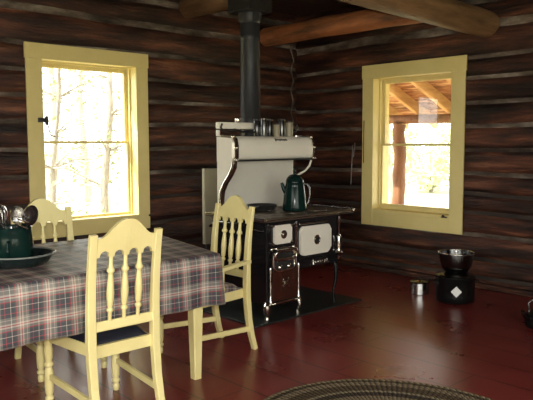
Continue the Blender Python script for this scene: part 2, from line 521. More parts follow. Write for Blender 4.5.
LIGHT = (0.515,)
def log_wall(name, fn, s0, s1, chinks, holes, lm, seed):
    """fn(s, d, z) -> world, d grows outward from the room."""
    bm = B()
    cuts = sorted({s0, s1, *[h['i0'] - 0.03 for h in holes], *[h['i1'] + 0.03 for h in holes]})
    def strip(sa, sb, course, zlo, zhi, kind):
        za, zb = course
        n = max(2, int((sb - sa) / 0.13))
        m_ = 7 if kind == 0 else 2
        rows = []
        for i in range(n + 1):
            s = sa + (sb - sa) * i / n
            j1 = 0.022 * noise.noise(Vector((s * 1.1, za * 3.1 + seed, 0.3)))
            j2 = 0.022 * noise.noise(Vector((s * 1.1, zb * 3.1 + seed, 0.3)))
            lo, hi = za + j1, zb + j2
            row = []
            for k in range(m_ + 1):
                z = lo + (hi - lo) * k / m_
                z = min(max(z, zlo), zhi)
                t = (z - (lo + hi) / 2) / ((hi - lo) / 2)
                t = max(-1, min(1, t))
                if kind == 0:
                    d = 0.026 + 0.034 * abs(t) ** 3.2
                    d += 0.013 * noise.noise(Vector((s * 2.3, z * 9, seed + 5)))
                    d = max(d, 0.0225)
                else:
                    d = 0.042 + 0.006 * noise.noise(Vector((s * 6, za * 3, seed)))
                row.append(bm.verts.new(fn(s, d, z)))
            rows.append(row)
        for a, b in zip(rows[:-1], rows[1:]):
            for k in range(m_):
                f = bm.faces.new((a[k], a[k + 1], b[k + 1], b[k]))
                f.material_index = kind
                f.smooth = True
    for sa, sb in zip(cuts[:-1], cuts[1:]):
        mid = (sa + sb) / 2
        gap = None
        for h in holes:
            if h['i0'] < mid < h['i1']:
                gap = (h['j0'] - 0.03, h['j1'] + 0.03)
        spans = [(-0.02, RZ)] if gap is None else [(-0.02, gap[0]), (gap[1], RZ)]
        zs = [-0.08] + chinks + [RZ + 0.1]
        for i in range(len(zs) - 1):
            for lo, hi in spans:
                c = (zs[i] + 0.013, zs[i + 1] - 0.013)
                if c[0] - .02 < hi and c[1] + .02 > lo:
                    strip(sa, sb, c, lo, hi, 0)
                if i > 0:
                    hw_ = 0.020 + 0.012 * (zs[i] > 2.3) + 0.016 * (zs[i] == 2.50)
                    c = (zs[i] - hw_, zs[i] + hw_)
                    if c[0] - .02 < hi and c[1] + .02 > lo:
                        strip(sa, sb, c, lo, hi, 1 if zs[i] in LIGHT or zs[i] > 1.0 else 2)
        for lo, hi in spans:   # the body of the logs behind the faces
            p, q = fn(sa, 0.075, lo - (0.1 if lo < 0 else 0)), fn(sb, 0.30, hi)
            box(bm, [min(a, b) for a, b in zip(p, q)], [max(a, b) for a, b in zip(p, q)])
    return bm

CH_L = [0.12, 0.36, 0.60, 0.85, 1.095, 1.345, 1.59, 1.81, 2.04, 2.28, 2.56, 2.80]
CH_R = [0.10, 0.28, 0.515, 0.72, 0.90, 1.09, 1.33, 1.56, 1.77, 2.01, 2.21, 2.50, 2.74]
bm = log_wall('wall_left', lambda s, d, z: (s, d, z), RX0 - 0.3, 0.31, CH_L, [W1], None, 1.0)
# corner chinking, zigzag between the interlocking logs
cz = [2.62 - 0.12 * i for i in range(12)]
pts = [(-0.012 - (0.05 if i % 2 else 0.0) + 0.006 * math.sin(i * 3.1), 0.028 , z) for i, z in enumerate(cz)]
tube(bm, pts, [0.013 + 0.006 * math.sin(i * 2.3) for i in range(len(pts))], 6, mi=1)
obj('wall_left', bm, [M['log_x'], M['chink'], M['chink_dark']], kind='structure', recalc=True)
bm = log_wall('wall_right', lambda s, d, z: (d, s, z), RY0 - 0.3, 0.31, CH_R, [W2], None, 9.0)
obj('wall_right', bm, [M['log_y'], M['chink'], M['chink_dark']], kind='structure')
bm = log_wall('wall_rear', lambda s, d, z: (s, RY0 - d, z), RX0 - 0.3, 0.31, CH_L, [W3_ADDED], None, 19.0)
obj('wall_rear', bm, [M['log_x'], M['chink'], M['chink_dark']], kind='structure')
bm = log_wall('wall_side', lambda s, d, z: (RX0 - d, s, z), RY0 - 0.3, 0.31, CH_R, [W4_ADDED], None, 29.0)
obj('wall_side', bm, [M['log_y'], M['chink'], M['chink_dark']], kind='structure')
bm = B(); box(bm, (RX0 - 0.3, RY0 - 0.3, -0.12), (0.3, 0.3, 0.0))
obj('floor', bm, M['floor'], kind='structure')
bm = B(); box(bm, (RX0 - 0.9, RY0 - 0.9, RZ), (0.3, 0.32, RZ + 0.12))
obj('ceiling', bm, M['ceiling'], kind='structure')

# sill timbers along the foot of the two visible walls
bm = B(); box(bm, (-7.25, -0.03, 0.0), (-0.0, 0.06, 0.055), 0.01)
obj('baseboard_left', bm, M['log_x'], kind='structure')
bm = B(); box(bm, (-0.03, -7.15, 0.0), (0.06, -0.032, 0.055), 0.01)
obj('baseboard_right', bm, M['log_y'], kind='structure')

# ------------------------------------------------------------------ windows
def window(idx, w, fn, tm, detail=True):
    root = thing('window_%d' % idx, None, None, fn((w['s0'] + w['s1']) / 2, 0.0, w['z0']), kind='structure')
    def bx(bm, sa, sb, da, db, za, zb, bev=0.004):
        p, q = fn(sa, da, za), fn(sb, db, zb)
        box(bm, [min(a, b) for a, b in zip(p, q)], [max(a, b) for a, b in zip(p, q)], bev)
    s0, s1, z0, z1, i0, i1, j0, j1 = (w[k] for k in ('s0', 's1', 'z0', 'z1', 'i0', 'i1', 'j0', 'j1'))
    bm = B(); bx(bm, s0 - 0.008, s1 + 0.008, -0.003, 0.022, j1, z1); obj('head_casing', bm, tm, root)
    for a, b in ((s0, i0), (i1, s1)):
        bm = B(); bx(bm, a, b, 0.0, 0.022, z0, j1); obj('side_casing', bm, tm, root)
    bm = B(); bx(bm, i0, i1, 0.002, 0.022, z0, j0); obj('apron', bm, tm, root)
    bm = B()
    bx(bm, i0 - 0.028, i0, 0.022, 0.29, j0, j1, 0); bx(bm, i1, i1 + 0.028, 0.022, 0.29, j0, j1, 0)
    bx(bm, i0 - 0.028, i1 + 0.028, 0.022, 0.29, j1, j1 + 0.028, 0)
    obj('jamb', bm, tm, root)
    bm = B(); bx(bm, i0 - 0.028, i1 + 0.028, 0.022, 0.30, j0 - 0.028, j0, 0); obj('sill', bm, tm, root)
    bm = B()
    for a, b in ((i0, i0 + 0.016), (i1 - 0.016, i1)):
        bx(bm, a, b, 0.107, 0.127, j0, j1, 0.002)
    bx(bm, i0 + 0.016, i1 - 0.016, 0.107, 0.127, j1 - 0.016, j1, 0.002)
    obj('stop_molding', bm, tm, root)
    mid = 0.5 * (j0 + j1) - 0.005
    st = 0.036
    for nm, za, zb, d0 in (('lower_sash', j0, mid + 0.012, 0.13), ('upper_sash', mid - 0.012, j1, 0.170)):
        bm = B()
        d1 = d0 + 0.036
        lo_h = w.get('rail', 0.055) if nm == 'lower_sash' else 0.024
        hi_h = 0.024 if nm == 'lower_sash' else 0.05
        bx(bm, i0, i0 + st, d0, d1, za, zb); bx(bm, i1 - st, i1, d0, d1, za, zb)
        bx(bm, i0 + st, i1 - st, d0, d1, za, za + lo_h); bx(bm, i0 + st, i1 - st, d0, d1, zb - hi_h, zb)
        sash = obj(nm, bm, tm, root)
        bm = B(); bx(bm, i0 + st - 0.004, i1 - st + 0.004, d0 + 0.016, d0 + 0.02, za + lo_h - 0.004, zb - hi_h + 0.004, 0)
        obj('glass_pane', bm, M['glass'], sash)
    return root, bx

FL = lambda s, d, z: (s, d, z)
FR = lambda s, d, z: (d, s, z)
win1, bx1 = window(1, W1, FL, M['trim'])
win2, bx2 = window(2, W2, FR, M['trim'])
window(3, W3_ADDED, lambda s, d, z: (s, RY0 - d, z), M['trim'])  # added rear window, out of view, to brighten the room
window(4, W4_ADDED, lambda s, d, z: (RX0 - d, s, z), M['trim'])  # added side window, out of view, to brighten the room
# curtain rod bracket on the left casing of window 1
bm = B()
box(bm, (-3.245, -0.012, 1.585), (-3.165, 0.0, 1.625), 0.004)
box(bm, (-3.185, -0.05, 1.56), (-3.165, -0.010, 1.64), 0.004)
tube(bm, [(-3.175, -0.045, 1.58), (-3.165, -0.05, 1.52), (-3.155, -0.055, 1.47), (-3.11, -0.05, 1.462)], 0.006, 6)
obj('rod_bracket', bm, M['iron'], win1, smooth=True, label='black iron bracket')
bm = B(); lathe(bm, [(0.004, 0), (0.012, 0.01), (0.012, 0.02), (0.0, 0.026)], (-2.115, 0.0, 0.68), (0, -1, 0), 10)
obj('knob', bm, M['iron'], win1, smooth=True)
bm = B()
box(bm, (-0.012, -2.095, 0.650), (0.002, -2.03, 0.662), 0.002)
lathe(bm, [(0.010, 0), (0.012, 0.015), (0.006, 0.03)], (0.0, -2.055, 0.662), (-1, 0, 0.5), 10)
obj('latch', bm, M['iron'], win2, smooth=True, label='small dark metal latch')
bm = B(); box(bm, (-0.006, -2.04, 0.628), (0.002, -1.2, 0.640), 0.002); obj('apron_molding', bm, M['trim'], win2)
bm = B(); tube(bm, [(-0.008, -1.045, 1.18), (-0.012, -1.046, 1.5), (-0.008, -1.047, 1.64)], 0.006, 6)
obj('sash_stick', bm, M['brownwood'], win2, smooth=True)

# ------------------------------------------------------------------ ceiling beams
def log_beam(name, p0, p1, r, m, label, flat=1.0, n=16, sd=0.0):
    bm = B()
    p0, p1 = Vector(p0), Vector(p1)
    k = 28
    pts = []
    rs = []
    for i in range(k + 1):
        t = i / k
        p = p0.lerp(p1, t)
        p.x += 0.012 * noise.noise(Vector((t * 4, sd, 1)))
        p.z += 0.012 * noise.noise(Vector((t * 4, sd, 7)))
        pts.append(p)
        rs.append(r * (1 + 0.06 * noise.noise(Vector((t * 6, sd, 3)))))
    tube(bm, pts, rs, n)
    o = obj(name, bm, m, smooth=True)
    tag(o, label, 'beam', 'log beams under the ceiling')
    return o
log_beam('ceiling_beam', (RX0 + 0.05, -2.45, 2.66), (0.16, -2.45, 2.495), 0.124, M['beam'],
         'thick brown log girder running into the wall above the right window', sd=1)
log_beam('ceiling_beam', (-0.50, -0.0, 2.605), (-0.50, -2.36, 2.605), 0.105, M['joist'],
         'reddish log joist behind the stovepipe, ending at the girder', sd=2)
log_beam('ceiling_beam', (-1.58, 0.03, 2.80), (-1.58, -7.1, 2.80), 0.112, M['beam_dark'],
         'brown log joist with its end at the wall left of the stovepipe', sd=3)

# ------------------------------------------------------------------ outside
bm = B()
bmesh.ops.create_grid(bm, x_segments=40, y_segments=40, size=45)
for v in bm.verts:
    d = max(0, math.hypot(v.co.x + 3.5, v.co.y + 3.5) - 9)
    v.co.z = -0.35 + 0.06 * noise.noise(v.co * 0.3) + 0.02 * d
obj('ground', bm, M['ground'], kind='structure', smooth=True)
bm = B(); box(bm, (0.31, -4.5, -0.4), (2.15, 3.2, -0.06)); obj('porch_floor', bm, M['porchwood'], kind='structure')

def tree(loc, h, r, label, seed, sp=1.0, nleaf=700):
    rnd = random.Random(seed)
    root = thing('tree', label, 'tree', loc, group='trees outside the windows')
    x, y, z = loc
    bm = B()
    pts = [(x + 0.06 * math.sin(i * 0.9 + seed), y + 0.06 * math.cos(i * 1.1 + seed), z - 0.1 + h * i / 9) for i in range(10)]
    tube(bm, pts, [r * (1 - 0.085 * i) for i in range(10)], 9)
    tips = []
    for i in range(34):
        t = rnd.uniform(0.18, 0.98)
        b = Vector(pts[int(t * 9)])
        a = rnd.uniform(0, 2 * PI)
        ln = sp * rnd.uniform(0.5, 1.3) * (1.15 - t * 0.7)
        e = b + Vector((math.cos(a) * ln, math.sin(a) * ln, rnd.uniform(-0.15, 0.45) * ln))
        mpt = b.lerp(e, 0.5) + Vector((0, 0, 0.08 * ln))
        tube(bm, [b, mpt, e], [0.018, 0.012, 0.005], 5)
        tips.append((b, mpt, e))
    obj('trunk', bm, M['bark'], root, smooth=True)
    bm = B()
    for i in range(nleaf):
        b, mpt, e = rnd.choice(tips)
        t = rnd.uniform(0.25, 1.05)
        c = b.lerp(e, t) + Vector([rnd.gauss(0, 0.13) for _ in range(3)])
        s = rnd.uniform(0.03, 0.065)
        u = Vector([rnd.gauss(0, 1) for _ in range(3)]).normalized()
        v = u.orthogonal().normalized()
        w = u.cross(v)
        q = [c + v * s, c + w * s * 0.55 + u * s * 0.15, c - v * s, c - w * s * 0.55 + u * s * 0.15]
        bm.faces.new([bm.verts.new(p) for p in q])
    obj('foliage', bm, M['leaf'], root, recalc=False)
    return root
TREES = [(-1.55, 3.2, 4.5, 0.055, 'slim pale tree just outside the left window, left of centre', 0.8),
         (-0.35, 3.9, 5.2, 0.085, 'stout pale trunk outside the left window, right of centre', 1.0),
         (0.1, 6.8, 6.0, 0.10, 'pale tree standing back among others outside the left window', 1.3),
         (2.1, 6.5, 6.0, 0.09, 'pale tree seen at the right edge of the left window', 1.3),
         (-1.0, 9.5, 7.0, 0.12, 'far pale tree outside the left window behind the others', 1.6),
         (3.0, 11.0, 7.0, 0.12, 'farthest pale tree outside the left window at its right', 1.7),
         (8.2, 4.6, 6.0, 0.11, 'pale leafy tree beyond the porch, right of the porch post', 1.5),
         (15.5, 6.4, 7.0, 0.13, 'far pale leafy tree beyond the porch at the right', 1.8),
         (9.2, 10.6, 7.0, 0.13, 'far pale leafy tree beyond the porch, behind the post', 1.8)]
for i, (x, y, h, r, lb, sp) in enumerate(TREES):
    d = max(0, math.hypot(x + 3.5, y + 3.5) - 9)
    tree((x, y, -0.35 + 0.02 * d), h, r, lb, i + 3, sp, 420)

def shrub(loc, rad, h, label, seed):
    rnd = random.Random(seed)
    root = thing('shrub', label, 'shrub', loc, group='shrubs beyond the porch')
    c0 = Vector(loc)
    bm = B()
    for i in range(7):
        a = i * 0.9
        tube(bm, [c0 + Vector((0, 0, -0.05)), c0 + Vector((0.3 * rad * math.cos(a), 0.3 * rad * math.sin(a), h * 0.45)), c0 + Vector((0.7 * rad * math.cos(a), 0.7 * rad * math.sin(a), h * 0.85))], [0.03, 0.02, 0.008], 5)
    obj('stem', bm, M['bark'], root, smooth=True)
    bm = B()
    for i in range(1300):
        d = Vector([rnd.gauss(0, 1) for _ in range(3)]).normalized() * rnd.uniform(0.35, 1.0) ** 0.5
        c = c0 + Vector((d.x * rad, d.y * rad, h * 0.55 + d.z * h * 0.5))
        s_ = rnd.uniform(0.06, 0.13)
        u = Vector([rnd.gauss(0, 1) for _ in range(3)]).normalized()
        v = u.orthogonal().normalized(); w = u.cross(v)
        bm.faces.new([bm.verts.new(p) for p in (c + v * s_, c + w * s_ * 0.6, c - v * s_, c - w * s_ * 0.6)])
    obj('foliage', bm, M['shrub'], root, recalc=False)
shrub((12.2, 5.9, -0.2), 1.2, 2.2, 'rounded green shrub in the sun beyond the porch, right of the post', 41)
shrub((13.4, 9.0, -0.1), 1.5, 2.0, 'far rounded green shrub beyond the porch, behind the post', 42)
shrub((9.0, 1.9, -0.2), 0.8, 1.2, 'low green shrub beyond the porch at the right edge of the window', 43)

# porch outside the right window: post, header, sloping rafters, roof boards
bm = B()
pts = [(2.0 + 0.015 * math.sin(i), -0.10 + 0.012 * math.cos(i * 1.7), -0.06 + 1.72 * i / 12) for i in range(13)]
tube(bm, pts, [0.09 + 0.006 * math.sin(i * 2.1) for i in range(13)], 14)
tag(obj('porch_post', bm, M['porchpost'], smooth=True), 'rough reddish log post holding the porch roof outside the right window', 'post')
bm = B(); tube(bm, [(2.0, -4.4 + 7.5 * i / 12, 1.72 + 0.006 * math.sin(i * 2)) for i in range(13)], 0.062, 12)
tag(obj('porch_beam', bm, M['porchpost'], smooth=True), 'dark log header beam resting on the porch post outside', 'beam')
def rz(x, off=0.0):
    return 1.78 + (2.0 - x) * 0.405 + off
k = 0
RL = ['leftmost porch rafter outside the right window, mostly behind the casing', 'orange porch rafter outside the right window, left of the two seen clearly',
      'orange porch rafter outside the right window, right of the two seen clearly', 'porch rafter beyond the right edge of the right window',
      'porch rafter hidden right of the right window', 'porch rafter farthest right of the right window']
for y in (0.09, -0.40, -0.89, -1.38, -1.87, -2.36):
    bm = B()
    sweep_rect(bm, [(0.31, y, rz(0.31, 0.07)), (2.45, y, rz(2.45, 0.07))], 0.062, 0.14, (0, 1, 0))
    tag(obj('porch_rafter', bm, M['porchwood']), RL[k], 'rafter', 'porch rafters')
    k += 1
bm = B()
prism(bm, [(0.31, rz(0.31, 0.14)), (2.5, rz(2.5, 0.14)), (2.5, rz(2.5, 0.165)), (0.31, rz(0.31, 0.165))], lambda a, b, t: (a, t, b), -4.4, 3.1)
obj('porch_roof', bm, M['porchboards'], kind='structure')

# ------------------------------------------------------------------ kitchen range
stove = thing('kitchen_range', 'black and white enamel wood-burning kitchen range with nickel trim and warming closet', 'stove', (-1.87, -1.58, 0.014))
SF = -1.915     # front plane
bm = B()
box(bm, (-2.30, SF, 0.13), (-1.945, -1.25, 0.79), 0.008)
obj('firebox_body', bm, M['black'], stove)
bm = B()
box(bm, (-1.945, SF, 0.37), (-1.44, -1.25, 0.79), 0.008)
obj('oven_body', bm, M['black'], stove)
# cooktop
bm = B()
box(bm, (-2.36, -1.965, 0.79), (-1.30, -1.24, 0.822), 0.006)
top = obj('cooktop', bm, M['cooktop'], stove)
bm = B()
for cx in (-2.14, -1.86, -1.58):
    for cy in (-1.46, -1.76):
        lathe(bm, [(0.105, 0), (0.105, 0.004), (0.098, 0.005), (0.096, 0.003), (0.09, 0.005), (0.0, 0.005)], (cx, cy, 0.8215), (0, 0, 1), 28)
obj('stove_lid', bm, M['cooktop'], top, smooth=True)
bm = B(); box(bm, (-2.372, -1.975, 0.795), (-2.352, -1.24, 0.826), 0.005); box(bm, (-2.352, -1.975, 0.80), (-1.30, -1.963, 0.812), 0.003)
obj('cooktop_trim', bm, M['nickel'], top, label='bright nickel edge')
bm = B()
for i in range(22):
    bmesh.ops.create_icosphere(bm, subdivisions=1, radius=0.011, matrix=Matrix.Translation((-1.298, -1.25 - i * 0.033, 0.83)))
obj('bead_trim', bm, M['darksteel'], top, smooth=True)
bm = B(); box(bm, (-1.31, -1.968, 0.800), (-1.285, -1.94, 0.828), 0.008); obj('corner_cap', bm, M['nickel'], top, smooth=True)

def XZ(y):
    return lambda a, b, t: (a, y - t, b)
def panel(name, x0, x1, z0, z1, r, t, m, parent, y=SF, bulge=0.0, label=None):
    bm = B()
    prism(bm, rrect(x0, x1, z0, z1, r), XZ(y), 0.0, t)
    es = [e for e in bm.edges if all(abs(v.co.y - (y - t)) < 1e-6 for v in e.verts)]
    bmesh.ops.bevel(bm, geom=es, offset=t * 0.4, segments=2, affect='EDGES')
    return obj(name, bm, m, parent, smooth=True, label=label)
# firebox door
panel('door_frame', -2.275, -1.975, 0.575, 0.775, 0.02, 0.010, M['black'], stove)
fd = panel('firebox_door', -2.238, -2.045, 0.608, 0.757, 0.022, 0.022, M['white'], stove, SF - 0.008, label='white enamel door')
bm = B(); lathe(bm, [(0.034, 0), (0.034, 0.005), (0.028, 0.008), (0.014, 0.006), (0.012, 0.014), (0, 0.014)], (-2.141, SF - 0.030, 0.682), (0, -1, 0), 20)
obj('vent_dial', bm, M['nickel'], fd, smooth=True)
for x, z in ((-2.250, 0.755), (-2.250, 0.612), (-2.033, 0.752), (-2.033, 0.615)):
    bm = B()
    lathe(bm, [(0.010, 0), (0.014, 0.01), (0.010, 0.024), (0.0, 0.028)], (x, SF - 0.008, z), (0, -1, 0), 10)
    obj('hinge', bm, M['nickel'], fd, smooth=True)
# oven door
of = panel('oven_frame', -1.968, -1.528, 0.452, 0.752, 0.03, 0.010, M['black'], stove)
od = panel('oven_door', -1.945, -1.572, 0.482, 0.722, 0.045, 0.024, M['white'], stove, SF - 0.008, label='white enamel door with thermometer')
bm = B()
lathe(bm, [(0.040, 0), (0.040, 0.006), (0.032, 0.010), (0.032, 0.006), (0, 0.006)], (-1.755, SF - 0.032, 0.602), (0, -1, 0), 24)
obj('thermometer', bm, M['nickel'], od, smooth=True)
bm = B()
lathe(bm, [(0.028, 0), (0.026, 0.003), (0, 0.003)], (-1.755, SF - 0.0385, 0.602), (0, -1, 0), 20)
obj('thermometer_face', bm, M['iron'], od, smooth=True)
bm = B(); box(bm, (-1.95, SF - 0.022, 0.735), (-1.60, SF - 0.0, 0.750), 0.005); obj('oven_trim', bm, M['nickel'], stove, smooth=True)
# pilaster between the doors and at the right edge
for px in (-1.982, -1.452):
    bm = B()
    z0 = 0.40
    lathe(bm, [(0.010, 0), (0.016, 0.02), (0.010, 0.04), (0.009, 0.30), (0.015, 0.33), (0.010, 0.37)], (px, SF - 0.012, z0), (0, 0, 1), 12)
    obj('pilaster', bm, M['ash'], stove, smooth=True)
# bright nickel bracket on the right corner
bm = B()
lathe(bm, [(0.014, 0), (0.034, 0.03), (0.018, 0.06), (0.032, 0.10), (0.016, 0.14), (0.022, 0.17), (0.006, 0.19)], (-1.462, SF - 0.02, 0.43), (0, 0, 1), 12)
obj('corner_bracket', bm, M['nickel'], stove, smooth=True)
# nickel plates over the shelf under the firebox door
bm = B(); box(bm, (-2.27, SF - 0.014, 0.565), (-2.0, SF, 0.577), 0.004)
for x in (-2.262, -2.21, -2.02):
    lathe(bm, [(0.010, 0), (0.013, 0.01), (0.0, 0.022)], (x, SF - 0.012, 0.571), (0, -1, 0), 10)
obj('nickel_strip', bm, M['nickel'], stove, smooth=True)
# draft box: rounded nickel ring with dark slot
bm = B()
loop = [(x, SF - 0.045 - 0.03 * math.sin((z - 0.45) * 9), z) for x, z in rrect(-2.265, -2.025, 0.490, 0.562, 0.034, 6)]
tube(bm, loop, 0.014, 8, closed=True)
loop = [(x, SF - 0.04, z) for x, z in rrect(-2.262, -2.028, 0.400, 0.555, 0.05, 6)]
tube(bm, loop, 0.010, 8, closed=True)
box(bm, (-2.25, SF - 0.045, 0.478), (-2.03, SF + 0.0, 0.490), 0.003)
db = obj('draft_box', bm, M['nickel'], stove, smooth=True)
bm = B(); box(bm, (-2.25, SF - 0.035, 0.40), (-2.032, SF, 0.545), 0.015); obj('draft_slot', bm, M['iron'], db)
for x in (-2.20, -2.10):
    bm = B()
    lathe(bm, [(0.016, 0), (0.020, 0.012), (0.012, 0.02), (0.0, 0.024)], (x, SF - 0.04, 0.428), (0, -1, 0), 12)
    obj('draft_knob', bm, M['nickel'], db, smooth=True)
# ash door
ad = panel('ash_door', -2.255, -1.975, 0.155, 0.40, 0.015, 0.018, M['ash'], stove, SF - 0.004, label='black enamel door tinted with its reddish reflection, nickel ornament')
bm = B()
c = (-2.115, SF - 0.024, 0.29)
for a in range(4):
    an = a * PI / 2 + PI / 4
    tube(bm, [c, (c[0] + 0.022 * math.cos(an), c[1] - 0.008, c[2] + 0.022 * math.sin(an)), (c[0] + 0.048 * math.cos(an), c[1], c[2] + 0.04 * math.sin(an))], [0.014, 0.010, 0.014], 8)
lathe(bm, [(0.014, 0), (0.016, 0.012), (0, 0.02)], c, (0, -1, 0), 12)
obj('ornament', bm, M['nickel'], ad, smooth=True)
for x in (-2.272, -1.957):
    bm = B()
    lathe(bm, [(0.014, 0), (0.016, 0.02), (0.007, 0.035), (0.008, 0.12), (0.013, 0.15), (0.007, 0.18), (0.008, 0.24), (0.014, 0.27), (0.008, 0.29)], (x, SF - 0.016, 0.14), (0, 0, 1), 10)
    obj('nickel_column', bm, M['nickel'], stove, smooth=True)
bm = B(); box(bm, (-2.29, SF - 0.03, 0.128), (-1.95, SF, 0.148), 0.006)
for x in (-2.26, -2.235, -1.99):
    bmesh.ops.create_icosphere(bm, subdivisions=2, radius=0.012, matrix=Matrix.Translation((x, SF - 0.03, 0.14)))
obj('base_rail', bm, M['nickel'], stove, smooth=True)
# nameplate: raised nickel script on the black strip under the oven door
bm = B(); box(bm, (-1.94, SF - 0.014, 0.375), (-1.50, SF, 0.448), 0.005); obj('skirt_panel', bm, M['black'], stove)
def script(bm, x0, x1, z, amp, y, r, waves=6):
    pts = []
    for i in range(waves * 10 + 1):
        t = i / (waves * 10)
        a = amp * (1.5 if t < 0.12 else 0.75 + 0.35 * math.sin(t * 17))
        pts.append((x0 + (x1 - x0) * t + 0.25 * amp * math.sin(t * waves * 2 * PI), y, z + a * math.sin(t * waves * 2 * PI + 0.6) * 0.7))
    tube(bm, pts, r, 6)
bm = B(); script(bm, -1.80, -1.60, 0.414, 0.024, SF - 0.018, 0.005, 7)
tube(bm, [(-1.81, SF - 0.018, 0.392), (-1.59, SF - 0.018, 0.396)], 0.004, 6)
obj('nameplate', bm, M['nickel'], stove, smooth=True)
# legs
def cab_leg(x, y, sx, sy, h, m, r=0.02):
    bm = B()
    tube(bm, [(x, y, h), (x + sx * 0.022, y + sy * 0.022, h * 0.86), (x + sx * 0.026, y + sy * 0.026, h * 0.6), (x + sx * 0.008, y + sy * 0.008, h * 0.28),
              (x + sx * 0.012, y + sy * 0.012, 0.036), (x + sx * 0.014, y + sy * 0.014, 0.026), (x + sx * 0.014, y + sy * 0.014, 0.0145)], [r, r * 1.5, r * 1.3, r * 0.65, r * 0.8, r * 0.9, r * 0.95], 10)
    obj('leg', bm, m, stove, smooth=True)
cab_leg(-2.285, SF + 0.01, -1, -1, 0.14, M['nickel'])
cab_leg(-1.97, SF + 0.01, 1, -1, 0.14, M['nickel'], 0.014)
cab_leg(-2.285, -1.27, -1, 1, 0.14, M['nickel'])
cab_leg(-1.475, -1.87, 1, -1, 0.40, M['potblack'], 0.014)
cab_leg(-1.475, -1.28, 1, 1, 0.40, M['potblack'], 0.014)
# towel rail on the left side
bm = B()
tube(bm, [(-2.30, -1.26, 0.70), (-2.37, -1.30, 0.71), (-2.385, -1.40, 0.76), (-2.385, -1.75, 0.76), (-2.37, -1.85, 0.73), (-2.30, -1.87, 0.71)], 0.009, 8)
obj('towel_rail', bm, M['darksteel'], stove, smooth=True)
# backsplash and warming closet
bm = B(); box(bm, (-2.28, -1.312, 0.822), (-1.385, -1.290, 1.45), 0.006)
obj('backsplash', bm, M['greyenamel'], stove, label='grey-white enamel back panel')
CF = -1.52
cp = [(-1.312, 1.26), (CF + 0.03, 1.26), (CF + 0.006, 1.275), (CF, 1.30), (CF, 1.37), (CF + 0.012, 1.42), (CF + 0.045, 1.45), (CF + 0.08, 1.456), (-1.312, 1.456)]
bm = B(); prism(bm, cp, lambda a, b, t: (t, a, b), -2.245, -1.36)
wc = obj('warming_closet', bm, M['white'], stove, smooth=True, label='white enamel warming closet')
fp = [(a, b) for a, b in cp]
for x0, x1 in ((-2.272, -2.245), (-1.36, -1.335)):
    bm = B()
    prism(bm, [(-1.312, 1.25), (CF + 0.02, 1.25), (CF - 0.012, 1.28), (CF - 0.014, 1.37), (CF, 1.43), (CF + 0.04, 1.465), (-1.312, 1.466)], lambda a, b, t: (t, a, b), x0, x1)
    ec = obj('end_trim', bm, M['nickel'], wc, smooth=True)
for x in (-2.268, -1.339):
    for z in (1.262, 1.36, 1.45):
        bm = B()
        bmesh.ops.create_icosphere(bm, subdivisions=2, radius=0.016, matrix=Matrix.Translation((x, CF - 0.006 if z < 1.44 else CF + 0.03, z)))
        obj('rosette', bm, M['nickel'], wc, smooth=True)
# white enamel closet ends
for x0, x1 in ((-2.288, -2.272), (-1.335, -1.322)):
    bm = B()
    prism(bm, [(-1.30, 1.245), (CF + 0.05, 1.245), (CF + 0.028, 1.28), (CF + 0.028, 1.40), (CF + 0.05, 1.44), (-1.30, 1.45)], lambda a, b, t: (t, a, b), x0, x1)
    obj('closet_end', bm, M['white'], wc)
bm = B(); box(bm, (-2.24, CF - 0.006, 1.248), (-1.36, CF + 0.05, 1.262), 0.004); obj('closet_edge', bm, M['iron'], wc)
bm = B(); script(bm, -1.83, -1.68, 1.425, 0.010, CF - 0.004, 0.004, 6); obj('emblem', bm, M['iron'], wc, smooth=True)
# scrolled side brackets below the closet
S_CURVE = [(CF + 0.03, 1.245), (CF + 0.035, 1.20), (CF + 0.075, 1.14), (CF + 0.14, 1.07), (CF + 0.185, 1.00), (CF + 0.20, 0.92), (CF + 0.20, 0.825)]
for x0, x1, nm in ((-2.285, -2.265, 'left'), (-1.345, -1.325, 'right')):
    if nm == 'left':
        bm = B()
        prism(bm, S_CURVE + [(-1.30, 0.825), (-1.30, 1.245)], lambda a, b, t: (t, a, b), x0, x1)
        br = obj('side_bracket', bm, M['white'], stove)
    bm = B()
    xm = (x0 + x1) / 2
    if nm == 'left':
        tube(bm, [(xm, a - 0.004, b) for a, b in S_CURVE], 0.014, 8)
        obj('bracket_trim', bm, M['nickel'], br, smooth=True)
        bm = B(); tube(bm, [(xm + 0.028, a - 0.004, b) for a, b in S_CURVE], 0.014, 8)
        obj('bracket_edge', bm, M['ash'], br, smooth=True)
    else:
        tube(bm, [(xm, a, b) for a, b in [(CF + 0.03, 1.24), (CF + 0.05, 1.19), (CF + 0.11, 1.14), (CF + 0.20, 1.10), (CF + 0.30, 1.09)]], 0.010, 8)
        obj('side_bracket', bm, M['white'], stove, smooth=True)
# back rail above the closet with nickel scrolls
bm = B(); box(bm, (-2.288, -1.325, 1.518), (-1.885, -1.285, 1.575), 0.008)
box(bm, (-2.288, -1.322, 1.456), (-2.268, -1.29, 1.51), 0.004)
rail = obj('back_rail', bm, M['white'], stove, smooth=True)
bm = B()
tube(bm, [(-2.260, -1.34, 1.56), (-2.275, -1.34, 1.53), (-2.250, -1.34, 1.50), (-2.180, -1.34, 1.495), (-2.120, -1.34, 1.515), (-2.060, -1.34, 1.49), (-1.980, -1.34, 1.50), (-1.910, -1.34, 1.485)], 0.009, 8)
obj('scroll_trim', bm, M['iron'], rail, smooth=True)
bm = B(); lathe(bm, [(0.022, 0), (0.026, 0.015), (0.024, 0.035), (0.006, 0.042)], (-2.06, -1.305, 1.574), (0, 0, 1), 12)
obj('finial', bm, M['nickel'], rail, smooth=True)

